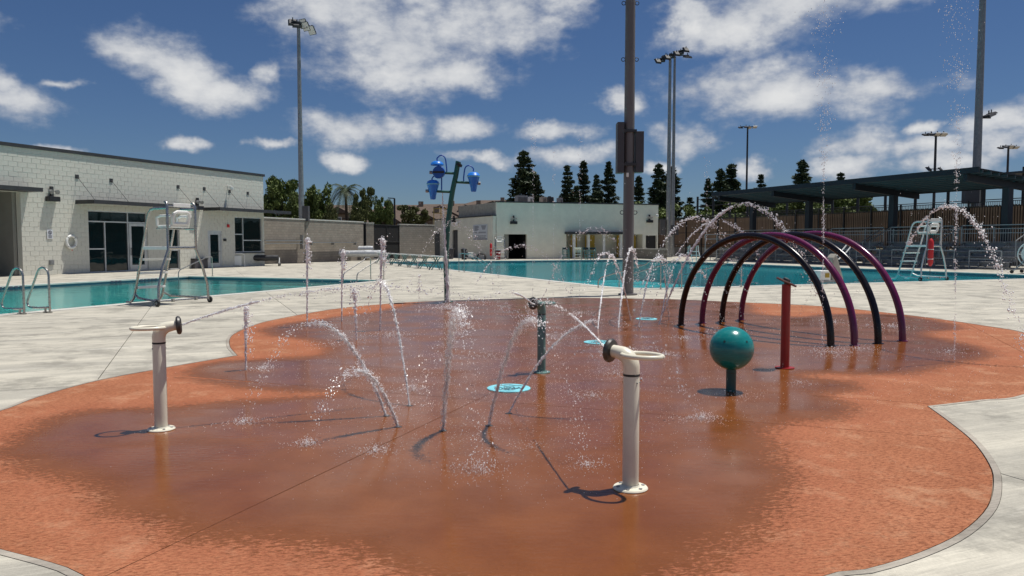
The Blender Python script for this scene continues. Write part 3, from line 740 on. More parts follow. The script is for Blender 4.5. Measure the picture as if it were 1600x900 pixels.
mb = MB(); mb.box(a1-.2, KR(974,380)[0], -.9, -.003, az_+.0, az_+.22); mb.build('canopy', M['dark'], wb)
mb = MB(); mb.box(b1, b2, .25, .29, 0, bz); mb.build('door', M['black'], wb)
for px in (897.5, 920, 944, 971, 1006):
    x = KR(px,380)[0]; mb = MB(); mb.box(x-.13, x+.13, .02, .28, 0, az_-.01); mb.build('column', M['white'], wb)
for p0, p1_ in ((899,909),(922,937),(972,985),(992,1002)):
    x0 = KR(p0,380)[0]; x1 = KR(p1_,380)[0]; mb = MB(); mb.box(x0, x1, 1.2, 1.28, .1, az_-.1); mb.build('wall_panel', M['yellow'], wb)
for px, py in ((802,348),(1014,346)): wall_lamp(wb, *KR(px,py), 1.1)
x, z = KR(1027,337); mb = MB(); mb.lathe((x-.2,-.35,z), [(.0,-.2),(.14,-.1),(.14,.1),(0,.14)], 10); mb.tube([(x-.2,-.35,z+.1),(x-.2,0,z+.1)], .04, 5); mb.build('camera_dome', M['white'], wb)
# left wing
Lw = 16.0; K2 = K - D2*Lw; 
ew = bpy.data.objects.new('wing', None); COL.objects.link(ew); ew.parent = wb
wbm = Matrix.Translation((K.x,K.y,0)) @ Matrix.Rotation(math.atan2(D1.y,D1.x), 4, 'Z')
ew.matrix_local = wbm.inverted() @ (Matrix.Translation((K2.x,K2.y,0)) @ Matrix.Rotation(math.atan2(D2.y,D2.x), 4, 'Z'))
def KL(px, py):
    t_, z_ = HIT(px, py, (K2.x, K2.y), (D2.x, D2.y)); return t_, z_
dz = 2.55; d1a, d1b = KL(711,390)[0], KL(720,390)[0]; d2a, d2b = KL(677,390)[0], KL(692,390)[0]
mb = MB(); wall(mb, 0, Lw-.02, 0, 4.15, [(d1a,d1b,0,dz+.4),(d2a,d2b,0,dz+.3)], .3, -.35); mb.box(0, Lw-.02, -.05, 4, 4.0, 4.1); mb.box(0,.3,-.05,4,0,4.0); mb.build('wing_wall', M['stucco'], ew)
mb = MB(); mb.box(6.6, Lw-.02, .05, .3, 4.1, Hh+.02); mb.build('upper_wall', M['palecloth'], ew)
mb = MB(); mb.box(-.05, Lw, -.42, 0.02, 4.15, 4.25); mb.build('wing_cap', M['dark'], ew)
mb = MB(); mb.box(d1a, d1b, -.2, -.1, 0, dz+.4); mb.build('door', M['dark'], ew); mb = MB(); mb.box(d2a, d2b, -.2, -.1, 0, dz+.3); mb.build('door', M['dark'], ew)
x, z = KL(715,346); mb = MB(); mb.box(x-.35,x+.35,-.7,-.36,z-.1,z+.14); mb.box(x-.1,x+.1,-.5,-.36,z+.14,z+.6); mb.build('wall_lamp', M['black'], ew)
x, z = KL(721.5,349); mb = MB(); mb.lathe((x,-.55,z), [(.0,-.25),(.12,-.2),(.14,.1),(0,.14)], 10); mb.tube([(x,-.55,z+.12),(x,-.36,z+.12)], .04, 5); mb.build('camera_dome', M['white'], ew)
# pool rules sign on the wing
s0 = KL(744.5,352)[0]; s1 = KL(767,352)[0]; zt_, zb_ = KL(756,351)[1], KL(756,375)[1]
c = K2 + D2*s0; s = thing('rules_sign', 'large white pool rules sign with dark text on the white building across the water', 'sign', (c.x - (-D2.y)*0 - D2.y*-.0, c.y, 0), math.atan2(D2.y, D2.x))
nrm = Vector((D2.y, -D2.x)); s.location = (c.x+nrm.x*.37, c.y+nrm.y*.37, 0)
Ls = s1-s0; mb = MB(); mb.box(0, Ls, -.02, .0, zb_, zt_); mb.build('sign_board', M['signwhite'], s)
mb = MB(); hS = zt_-zb_
def sl(x0, x1, z0, z1): mb.box(Ls*x0, Ls*x1, -.03, -.021, zb_+hS*z0, zb_+hS*z1)
for k in range(6):
    sl(.06,.09,.62+k*.055,.65+k*.055); sl(.13,.13+U(.2,.32),.62+k*.055,.645+k*.055)
for k in range(5): sl(.58+.05*k*.4,.93-.05*k*.4,.90-.055*k,.925-.055*k)
for k in range(2): sl(.08,.30,.5-.05*k,.52-.05*k); sl(.38,.9,.5-.05*k,.52-.05*k)
x_ = .06
while x_ < .9: w_ = U(.03,.07); sl(x_, x_+w_, .24, .28); x_ += w_+.02
x_ = .1
while x_ < .88: w_ = U(.03,.05); sl(x_, x_+w_, .15, .185); x_ += w_+.02
x_ = .05
while x_ < .92: sl(x_, x_+.055, .03, .10); x_ += .078
mb.build('lettering', M['signink'], s)
# roof-top units
def roof_unit(px0, px1, top, d, label, m):
    a = P(px0, top, d); b = P(px1, top, d); w_ = b.x-a.x; e = thing('rooftop_unit', label, 'air conditioner', ((a.x+b.x)/2, d, Hh-.05), .3, 'air handling units on the white roof')
    h = a.z-Hh+.05; mb = MB(); mb.box(-w_/2, w_/2, -.5, .5, .12, h-.05); mb.build('casing', m, e); mb = MB()
    for k in range(5): mb.box(-w_/2+.08, w_/2-.08, -.54, -.501, .2+k*(h-.4)/5, .2+k*(h-.4)/5+.06)
    mb.build('louvre', M['dark'], e); mb = MB(); mb.lathe((0,0,h-.05), [(w_*.3,0),(w_*.3,.1),(0,.12)], 12); mb.build('fan_cowl', M['dark'], e)
    mb = MB(); mb.box(-w_/2+.05, -w_/2+.15, -.45, .45, 0, .12); mb.box(w_/2-.15, w_/2-.05, -.45, .45, 0, .12); mb.build('skid', M['dark'], e)
roof_unit(806, 823, 305, 79, 'widest grey roof-top unit, leftmost on the white building roof', M['galv'])
roof_unit(825, 831, 307, 80, 'narrow pale roof-top unit beside the widest grey one', M['white'])
roof_unit(845, 852, 307, 80, 'narrow beige roof-top unit left of the dark unit', M['palecloth'])
roof_unit(854, 863, 307.5, 80.5, 'dark roof-top unit, second widest on the white roof', M['dark'])
roof_unit(872, 877, 308.5, 81, 'slimmest grey roof-top unit, rightmost on the white roof', M['galv'])
# ---------------------------------------------------------------- slat fence on its retaining wall (right)
F0 = Vector((35.9, 51.5)); FD = CA; rzF = math.atan2(FD.y, FD.x); FL = 47
fe = thing('slat_fence', 'long tall fence of brown upright slats on a low wall behind the bleachers', 'fence', (F0.x, F0.y, 0), rzF)
mb = MB(); mb.box(-12, FL, -.25, .05, 0, 1.05); mb.build('retaining_wall', M['cmu2'], fe)
sp = .2; ns = 290; base = None
for k in range(ns):
    x = -10 + k*sp
    if base is None:
        mb = MB(); mb.box(0, .12, 0, .03, 0, 3.15); base = mb.build('slat', M['slat'], fe); base.location = (x, U(-.015,.015), 1.12)
    else: inst('slat', base, fe, (x, U(-.015,.015), 1.12+U(-.01,.01)))
mb = MB(); mb.box(-10, FL, -.07, -.05, 1.12, 4.2); mb.build('backing_mesh', M['meshscreen'], fe)
mb = MB()
for z in (1.35, 2.7, 4.15): mb.box(-10, FL, .05, .08, z, z+.06)
mb.build('rail', M['black'], fe)
for k in range(20):
    x = -9 + k*2.95; mb = MB(); mb.box(x-.06, x+.06, .085, .18, 0, 4.65); mb.build('post', M['black'], fe)
mb = MB(); x = -10
while x < FL: mb.box(x, x+.025, .02, .045, 4.15, 4.55); x += .14
mb.box(-10, FL, .015, .05, 4.5, 4.55); mb.build('picket', M['black'], fe, kind='stuff')
# tennis netting frame behind
te = thing('court_fence', 'tall open frame of thin black posts and rails rising behind the slat fence', 'fence', (F0.x+CN.x*4, F0.y+CN.y*4, 0), rzF)
for k in range(20):
    x = -14+k*3.09; mb = MB(); mb.tube([(x,0,0),(x,0,7.2)], .13, 6); mb.build('post', M['black'], te)
for z in (4.9, 6.0, 6.85): mb = MB(); mb.tube([(-14,0,z),(44.8,0,z)], .035, 5); mb.build('rail', M['black'], te)
# ---------------------------------------------------------------- shade canopy
P0 = Vector((27.9, 46.2)); cw = 6.6; cl = 25.8
ca = thing('shade_canopy', 'long dark teal steel shade canopy on four heavy columns over the bleachers', 'canopy', (P0.x, P0.y, 0), math.atan2(CA.y, CA.x))
def zr_(y): return 6.0 + .085*y      # y<0 towards the fence (right)
def slab(mb, x0, x1, y0, y1, h0, h1):
    mb.hexa([(x0,y0,zr_(y0)+h0),(x1,y0,zr_(y0)+h0),(x1,y1,zr_(y1)+h0),(x0,y1,zr_(y1)+h0),(x0,y0,zr_(y0)+h1),(x1,y0,zr_(y0)+h1),(x1,y1,zr_(y1)+h1),(x0,y1,zr_(y1)+h1)])
mb = MB(); slab(mb, .05, cl-.05, -cw, -.05, 0, .06); mb.build('deck_panel', M['roofteal'], ca)
mb = MB(); slab(mb, 0, cl, -.05, .07, -.22, .12); slab(mb, 0, cl, -cw-.07, -cw, -.22, .12); mb.build('fascia', M['roofteal'], ca)
for k in range(9):
    y = -cw + .4 + k*(cw-.8)/8; mb = MB(); slab(mb, .06, cl-.06, y-.05, y+.05, -.2, -.01); mb.build('purlin', M['ribteal'], ca)
for k, x in enumerate((1.0, 9.6, 18.0, 25.0)):
    mb = MB(); slab(mb, x-.14, x+.14, -cw+.15, -.15, -.62, -.21); mb.build('cross_beam', M['roofteal'], ca)
    mb = MB(); mb.box(x-.22, x+.22, -4.22, -3.78, 0, zr_(-4)-.6); mb.build('column', M['column'], ca)
ca2 = thing('shade_canopy', 'second blue steel shade canopy, only its corner showing at the right edge', 'canopy', (38.6, 54.0, 0), math.atan2(CA.y, CA.x)+.05)
mb = MB(); mb.hexa([(0,-7,6.1),(9,-7,6.1),(9,0,6.7),(0,0,6.7),(0,-7,6.25),(9,-7,6.25),(9,0,6.85),(0,0,6.85)]); mb.build('deck_panel', M['boxgrey'], ca2)
for x in (1, 8): mb = MB(); mb.box(x-.2, x+.2, -3.2, -2.8, 0, 6.3); mb.build('column', M['column'], ca2)
# ---------------------------------------------------------------- bleachers
def make_bleacher(label, loc, rz):
    L = 5.0; e = thing('bleacher', label, 'bleachers', loc, rz, 'aluminium bleachers under the dark canopy')
    for r in range(5):
        y = -.5 - r*.62; z = .42 + r*.30
        mb = MB(); mb.box(0, L, y-.13, y+.13, z, z+.04); mb.build('seat_plank', M['bleach'], e)
        mb = MB(); mb.box(0, L, y+.17, y+.32, z-.30 if r else .1, (z-.30 if r else .1)+.035); mb.build('foot_plank', M['bleach'], e)
        mb = MB(); mb.box(0, L, y-.16, y-.14, z-.26, z-.02); mb.build('riser', M['bleach'], e)
    for k in range(4):
        x = .25+k*(L-.5)/3; mb = MB(); mb.bar((x,-.2,.05),(x,-3.2,.05),.05); mb.bar((x,-.35,.1),(x,-3.1,1.56),.05); mb.bar((x,-3.1,.05),(x,-3.1,1.6),.05); mb.bar((x,-1.7,.05),(x,-1.7,.9),.05); mb.bar((x,-.5,.05),(x,-.5,.4),.05)
        mb.build('support_frame', M['alu'], e)
    mb = MB()
    for a, b in ((0, L/2-.5), (L/2+.5, L)):
        mb = MB(); mb.bar((a,0,0),(a,0,1.12),.05); mb.bar((b,0,0),(b,0,1.12),.05); mb.bar((a,0,1.12),(b,0,1.12),.05); mb.bar((a,0,.62),(b,0,.62),.04); mb.build('front_rail', M['alu'], e)
    mb = MB()
    for x in (0, L):
        mb.bar((x,-3.2,0),(x,-3.2,2.7),.05); mb.bar((x,-3.2,2.7),(x,-1.2,1.7),.05); mb.bar((x,-1.2,1.7),(x,-1.2,.6),.04)
    mb.bar((0,-3.2,2.7),(L,-3.2,2.7),.05); mb.bar((0,-3.2,2.2),(L,-3.2,2.2),.04); mb.build('back_rail', M['alu'], e)
    return e
B0 = Vector((28.4, 44.6)); rzB = math.atan2(CA.y, CA.x)
bl0 = make_bleacher('grey aluminium bleacher nearest the right edge, behind the right guard chair', (B0.x, B0.y, 0), rzB)
for k, lb in enumerate(('grey aluminium bleacher second from the right, below the second canopy column', 'grey aluminium bleacher third from the right, seen beyond the purple arches', 'grey aluminium bleacher fourth from the right, beyond the black arches', 'farthest grey aluminium bleacher, left end of the row by the pool rail')):
    p = B0 + CA*5.6*(k+1); dup(bl0, lb, (p.x, p.y, 0), rzB)
pf = thing('picket_fence', 'low grey picket fence running behind the bleachers', 'fence', (B0.x+CN.x*3.6, B0.y+CN.y*3.6, 0), rzB)
mb = MB(); x = -2
while x < 26: mb.box(x, x+.02, -.01, .01, .1, 2.5); x += .16
mb.build('picket', M['alu'], pf, kind='stuff')
for z in (.15, 2.45): mb = MB(); mb.box(-2, 26, -.02, .02, z, z+.05); mb.build('rail', M['alu'], pf)
for k in range(12): mb = MB(); x = -2+k*2.54; mb.box(x-.03, x+.03, -.04, .03, 0, 2.6); mb.build('post', M['alu'], pf)
# long rail on the far deck edge
a = P(1000,397,74); 
e = thing('guard_rail', 'low pale rail and block kerb at the far right corner of the lap pool', 'railing', (14.2, 73.8, 0), rzF-.0)
mb = MB(); mb.box(-1.2, 9, 0, .3, 0, .95); mb.build('low_wall', M['cmu2'], e); mb = MB(); mb.box(-1.2, 9, -.03, .33, .95, 1.02); mb.build('wall_cap', M['coping'], e)
# ---------------------------------------------------------------- light poles
def flood(par, p, yaw, s=1.0, tilt=.6, m=None):
    Rm = Matrix.Rotation(yaw, 3, 'Z') @ Matrix.Rotation(tilt, 3, 'X')
    mb = MB(); q = [Rm @ Vector(v)*s + Vector(p) for v in [(-.28,-.28,-.05),(.28,-.28,-.05),(.28,.28,-.05),(-.28,.28,-.05),(-.2,-.2,.09),(.2,-.2,.09),(.2,.2,.09),(-.2,.2,.09)]]
    mb.hexa(q); f = mb.build('floodlight', m or M['dark'], par)
    mb = MB(); q = [Rm @ Vector(v)*s + Vector(p) for v in [(-.25,-.25,-.065),(.25,-.25,-.065),(.25,.25,-.065),(-.25,.25,-.065),(-.25,-.25,-.052),(.25,-.25,-.052),(.25,.25,-.052),(-.25,.25,-.052)]]
    mb.hexa(q); mb.build('lens', M['lens'], f)
    mb = MB(); mb.bar(Vector(p), Vector(p)+Vector((0,0,.3*s)), .05*s); mb.build('yoke', M['dark'], f)
def pole(name, loc, h, r0, r1, label, cat, m, n=14):
    e = thing(name, label, cat, loc, 0)
    mb = MB(); mb.tube([(0,0,0),(0,0,h*.5),(0,0,h)], r0, n, radii=[r0,(r0+r1)/2,r1]); mb.build('pole', m, e)
    mb = MB(); mb.cyl((0,0), r0*1.7, .0, .05, 14); mb.build('base_plate', m, e)
    return e
b = P(472,390,62); tp = P(469,40,62)
e = pole('floodlight_pole', (b.x,62,0), tp.z, .24, .13, 'tall grey floodlight pole standing behind the left pool beside the tan wall', 'light pole', M['galv'])
mb = MB(); c = Vector((0,0,tp.z)); mb.bar(c+Vector((-.5,-.2,.35)), c+Vector((1.2,.2,-.1)), .1); mb.bar(c-Vector((0,0,.2)), c+Vector((0,0,.3)), .16); mb.build('crossarm', M['dark'], e)
for dx, dz, yw, tl in ((-.45,.25,.3,.9),(-.1,.1,.2,.9),(.6,-.05,2.6,1.0),(1.05,-.35,2.6,1.0),(.4,.15,2.6,1.2)): flood(e, (dx, 0, tp.z+dz), yw, 1.3, tl)
mb = MB(); mb.box(.15, .6, -.25, .25, P(478,346,62).z, P(478,322,62).z); mb.build('control_box', M['boxgrey'], e)
# nearest big pole
b = G(981,461); e = pole('speaker_pole', (b.x,b.y,0), 19.0, .172, .12, 'thick weathered steel pole standing at the back edge of the splash pad, nearest pole', 'pole', M['polegrey'], 20)
zz = [P(984, y, b.y).z for y in (271,192,270,206)]
dd = b.y/F
mb = MB(); mb.box(-.38, -.175, -.2, .22, zz[0], zz[1]); mb.build('speaker_box', M['boxgrey'], e, bevel=.01)
mb = MB(); mb.box(.175, .42, -.16, .2, zz[2], zz[3]); mb.build('speaker_box', M['boxgrey'], e, bevel=.01)
for z in ((zz[0]+zz[1])/2+.5, (zz[0]+zz[1])/2-.5): mb = MB(); mb.box(-.2,.2,-.19,.19,z-.04,z+.04); mb.build('bracket', M['dark'], e)
mb = MB(); mb.box(-.1,-.04,-.24,-.15,zz[0]-.12,zz[0]); mb.build('junction', M['white'], e)
for y in (5, 93, 332):
    z = P(984,y,b.y).z
    for sg in (-1, 1): mb = MB(); mb.torus((sg*.2,0,z), .055, .012, 14, 5, RX); mb.build('eye_ring', M['dark'], e)
# double pole
for i, (px, r) in enumerate(((1044.5,.30),(1051.5,.26))):
    d = 84 + i*3; b = P(px-1, 398, d); tp = P(px+1, 88, d)
    e = pole('floodlight_pole', (b.x,d,0), tp.z, r*.9, r*.5, ('left pole of the tall floodlight pair, carrying the long lamp bar' if i == 0 else 'right pole of the tall floodlight pair, with one short lamp arm'), 'light pole', M['galv'])
    if i == 0:
        mb = MB(); mb.bar((-1.4,0,tp.z-.4),(1.8,0,tp.z+.85),.12); mb.bar((0,0,tp.z-.3),(0,0,tp.z+.3),.2); mb.build('crossarm', M['dark'], e)
        for k in range(7): flood(e, (-1.35+k*.5,-.2+.3*(k%2),tp.z-.55+k*.2), .4*(-1)**k, 1.25, .9)
        mb = MB(); mb.box(-.9,-.35,-.3,.3,P(1038,367,d).z,P(1038,343,d).z); mb.build('control_box', M['boxgrey'], e)
    else:
        mb = MB(); mb.bar((-1.0,0,tp.z+.1),(1.6,0,tp.z+.1),.1); mb.build('crossarm', M['dark'], e)
        for x in (1.4,-1.0,-.4): flood(e, (x,-.1,tp.z-.1), .3, 1.5, .3)
        mb = MB(); mb.box(-.3,.6,-.3,.3,P(1053,367,d).z,P(1053,352,d).z); mb.build('control_box', M['boxgrey'], e)
# right pole
b = P(1520, 380, 58); tpz = 32
e = pole('floodlight_pole', (b.x+.1,58,0), tpz, .33, .16, 'very tall grey pole rising through the dark canopy near the right edge', 'light pole', M['galv'])
z = P(1527,182,58).z; mb = MB(); mb.bar((0,0,z-.1),(.9,0,z-.1),.1); mb.build('crossarm', M['dark'], e); flood(e, (.75,0,z+.05), -1.2, 1.3, .35); flood(e, (1.0,.1,z+.2), -1.2, 1.1, .35)
mb = MB(); mb.box(-.9,.1,-.3,.3,P(1513,318,58).z,P(1513,294,58).z); mb.build('control_box', M['boxgrey'], e)
def farpole(px, top, d, w, n, label, droop=0):
    b = P(px, 380, d); tp = P(px+.5, top, d); e = pole('floodlight_pole', (b.x,d,0), tp.z, .22, .14, label, 'light pole', M['dark'], 8)
    mb = MB(); mb.bar((-w/2,0,tp.z),(w/2,0,tp.z),.12); mb.build('crossarm', M['dark'], e)
    for k in range(n):
        x = -w/2+w*k/(n-1); flood(e, (x,(-1)**k*.3,tp.z-.1-droop*abs(x)), 0 if x < 0 else math.pi, 1.3, .35)
    return e, tp.z
farpole(1165, 198, 130, 2.2, 4, 'slim distant floodlight pole standing alone above the trees, right of the pair')
e, z = farpole(1457, 209, 100, 2.4, 7, 'distant floodlight pole with wide flat lamp bar above the canopy')
mb = MB(); z2 = P(1457,264,100).z; mb.bar((-.9,0,z2),(.7,0,z2),.1); mb.build('crossarm', M['dark'], e); flood(e, (-.8,0,z2), .5, 1.3, .8); flood(e, (.7,0,z2), .5, 1.0, .8)
farpole(1570, 228, 112, 1.9, 6, 'distant floodlight pole with domed lamp cluster, rightmost in view', .18)
b = P(617,380,88); tp = P(617,310,88); e = pole('street_lamp', (b.x,88,0), tp.z, .14, .1, 'black street lamp with short arm behind the black gate', 'street lamp', M['black'], 8)
mb = MB(); mb.bar((0,0,tp.z),(-.75,0,tp.z+.05),.12,.1); mb.build('arm', M['black'], e)
# ---------------------------------------------------------------- trees
def leafcloud(cl, n, size, seed, flat=.4):
    rs = np.random.RandomState(seed); k = len(cl); per = n//k; vs = []; fs = []
    C = np.repeat(np.array([c[:3] for c in cl]), per, 0); Rr = np.repeat(np.array([c[3] for c in cl]), per); m = len(C)
    d = rs.normal(size=(m,3)); d /= np.linalg.norm(d,axis=1)[:,None]; rad = Rr*rs.uniform(.35,1,m)**.6
    p = C + d*rad[:,None]*np.array([1,1,.8])
    a = rs.normal(size=(m,3)); a /= np.linalg.norm(a,axis=1)[:,None]; b = np.cross(a, rs.normal(size=(m,3))); b /= np.linalg.norm(b,axis=1)[:,None]
    s = size*rs.uniform(.6,1.4,m)[:,None]
    q = np.stack([p-a*s, p-b*s*flat, p+a*s, p+b*s*flat], 1).reshape(-1,3)
    mb = MB(); mb.v = [tuple(x) for x in q]; mb.f = [(4*i,4*i+1,4*i+2,4*i+3) for i in range(m)]
    return mb
def conifer(seed, h=15.0, w=2.4, n=9000):
    rs = random.Random(seed); cl = []; mb = MB()
    mb.tube([(0,0,0),(rs.uniform(-.1,.1),0,h*.5),(0,0,h*.97)], .3, 7, radii=[.3,.18,.04])
    z = 1.2
    while z < h*.985:
        f = z/h; r = w*(1-f)**.62*rs.uniform(.72,1.12)*(1 if f > .12 else .75); nb = 5 if f < .8 else 3; a0 = rs.uniform(0,6.3)
        for k in range(nb):
            a = a0+k*6.283/nb+rs.uniform(-.4,.4); rr = r*rs.uniform(.6,1.1); dz = rr*rs.uniform(-.1,.25)
            mb.tube([(0,0,z),(math.cos(a)*rr,math.sin(a)*rr,z+dz)], .05, 4, radii=[.06,.02])
            for q in (.45,.8,1.0):
                if rs.random() < .88: cl.append((math.cos(a)*rr*q, math.sin(a)*rr*q, z+dz*q+.1, .30+.28*(1-f)*rs.uniform(.7,1.2)))
        z += rs.uniform(.45,.8)
    cl.append((0,0,h*.98,.3))
    return mb, leafcloud(cl, n, .25, seed, .34), h
def broadleaf(seed, h=8.0, w=3.0, n=12000):
    rs = random.Random(seed); mb = MB(); cl = []; th = h*.32
    mb.tube([(0,0,0),(.1,0,th*.6),(0,.1,th)], .25, 8, radii=[.28,.2,.16])
    for k in range(rs.randint(9,13)):
        a = k*2.4+rs.uniform(-.3,.3); rr = w*rs.uniform(.25,.9); z = th+(h-th)*rs.uniform(.15,.9)
        e = (math.cos(a)*rr, math.sin(a)*rr, z); mb.tube([(0,.1,th*.9),(e[0]*.5,e[1]*.5,(th+z)/2+.3),e], .08, 5, radii=[.11,.07,.02])
        for j in range(5): cl.append((e[0]+rs.uniform(-.8,.8), e[1]+rs.uniform(-.8,.8), min(h-.3,max(th*.6,e[2]+rs.uniform(-.9,.8))), rs.uniform(.45,.95)))
    for j in range(10): cl.append((rs.uniform(-1,1)*w*.4, rs.uniform(-1,1)*w*.4, h*rs.uniform(.6,.97), rs.uniform(.4,.7)))
    for j in range(8): a = rs.uniform(0,6.3); cl.append((math.cos(a)*w*.7, math.sin(a)*w*.7, h*rs.uniform(.25,.45), rs.uniform(.5,.9)))
    return mb, leafcloud(cl, n, .19, seed, .5), h
protos = {}
def plant(kind, v, px, top, d, hw, label, lm, group, z0=0.0):
    key = (kind, v)
    fn = {'conifer': conifer, 'broad': broadleaf}[kind]
    if key not in protos:
        tr, lf, h = fn(v*13+5 if kind == 'conifer' else v*7+3); protos[key] = (tr.build('trunk', M['bark']), lf.build('crown', M[lm]), h); use = protos[key][:2]
    else:
        use = None
    t0, c0, h = protos[key]
    b = P(px, 380, d); H_ = P(px, top, d).z - z0; s = H_/h; wn = {'conifer': 1.45, 'broad': 2.9}[kind]; sw = hw*d/F/wn
    e = thing('conifer_tree' if kind == 'conifer' else 'leafy_tree', label, 'tree', (b.x, d, z0), R()*6, group); e.scale = (sw, sw, s)
    for o, nm in ((t0,'trunk'),(c0,'crown')):
        if use: o.parent = e
        else:
            q = inst(nm, o, e)
            q.data = o.data
    return e
GC = 'tall dark conifers on the skyline'
con = [(818,236,24,120,'tallest skyline conifer, standing over the left end of the white building roof'),(838,274,14,117,'short conifer close against the right foot of the tallest one'),
 (886,258,14,126,'slender conifer with pointed top, first of the group left of the thick pole'),(911,250,14,128,'tallest slim conifer of the group left of the thick pole'),(931,273,13,122,'shortest bushy conifer of the group left of the thick pole'),(950,254,14,126,'conifer nearest the left side of the thick pole boxes'),
 (900,290,12,124,'low conifer filling the gap between two slim ones left of the thick pole'),(997,274,13,124,'small conifer just right of the thick pole'),(1028,256,18,118,'broad dark conifer left of the twin floodlight poles'),(1048,262,20,121,'broad dark conifer right behind the twin floodlight poles'),
 (1077,308,12,118,'very low conifer right of the twin floodlight poles'),(1124,263,17,112,'left one of the two joined conifers above the canopy tip'),(1141,256,18,114,'right one of the two joined conifers above the canopy tip'),(1105,280,12,113,'low conifer at the far tip of the dark canopy'),
 (1187,272,12,120,'small pointed conifer right of the lone slim floodlight pole'),(1251,249,19,116,'conifer standing highest above the middle of the dark canopy'),(1311,270,16,118,'conifer with only its tip over the canopy roof, rightmost')]
for i, (px, top, hw, d, lb) in enumerate(con): plant('conifer', i%4, px, top, d, hw, lb, 'needle', GC)
GB = 'leafy trees behind the walls'
br = [(436,278,28,84,0,'leaf','round dark tree at the corner of the white block pool house'),(462,300,22,80,1,'leaf','low leafy tree filling in left of the grey floodlight pole'),(494,282,24,88,2,'leaf','largest broad tree, right behind the grey floodlight pole'),(518,320,13,80,0,'leaf2','low olive tree below the palm'),
 (568,294,15,90,1,'leaf2','sparse light green tree just right of the palm'),(596,302,18,84,2,'leaf','narrow dark tree left of the black street lamp'),(556,322,13,86,0,'leaf2','low olive tree between the palm and the dark narrow tree'),(648,322,22,130,1,'leaf2','small olive tree in front of the hillside houses'),
 (415,306,16,82,2,'leaf','low dark tree showing past the awning end of the pool house'),
 (1100,318,30,104,2,'leaf','dark tree under the far tip of the canopy'),(1170,312,40,100,0,'leaf','dark tree behind the slat fence, left of the middle'),(1215,306,36,102,1,'leaf','dark tree behind the slat fence, seen between canopy columns'),(1290,306,38,98,2,'leaf','broad dark tree behind the slat fence below the canopy'),(1338,304,34,96,0,'leaf','rightmost dark tree behind the slat fence'),
 (1030,318,34,112,1,'leaf','dark low tree at the end of the white building'),(1255,316,30,100,0,'leaf','low dark tree behind the fence between two broader ones')]
for (px, top, hw, d, v, lm, lb) in br:
    k = v if lm == 'leaf' else v+3; plant('broad', k, px, top, d, hw, lb, lm, GB)
# palm
b = P(541,380,96); tz = P(541,296,96).z; e = thing('palm_tree', 'palm with arching fronds rising between the leafy trees', 'tree', (b.x,96,0))
mb = MB(); mb.tube([(0,0,0),(.1,0,tz*.5),(0,0,tz)], .2, 8, radii=[.25,.17,.2]); mb.build('trunk', M['bark'], e)
for k in range(18):
    a = k*2.399; upz = 1.8 - (k%6)*.5; mb = MB(); pts = [Vector((math.cos(a)*r_*.85, math.sin(a)*r_*.85, tz + upz*r_*.55 - .36*r_*r_)) for r_ in (0,.7,1.4,2.1,2.8,3.3)]
    mb.tube(pts, .02, 4)
    for i in range(len(pts)-1):
        for j in range(6):
            c = pts[i].lerp(pts[i+1], j/6); sd = Vector((-math.sin(a), math.cos(a), 0)); l = .75*(1-.12*i)
            for sg in (-1, 1):
                t_ = c + sd*sg*l*.8 + Vector((math.cos(a)*.25, math.sin(a)*.25, -.45*l)); w_ = (pts[i+1]-pts[i]).normalized()*.05
                mb.add([c-w_, c+w_, t_], [(0,1,2)])
    mb.build('frond', M['needle'], e, smooth=False)
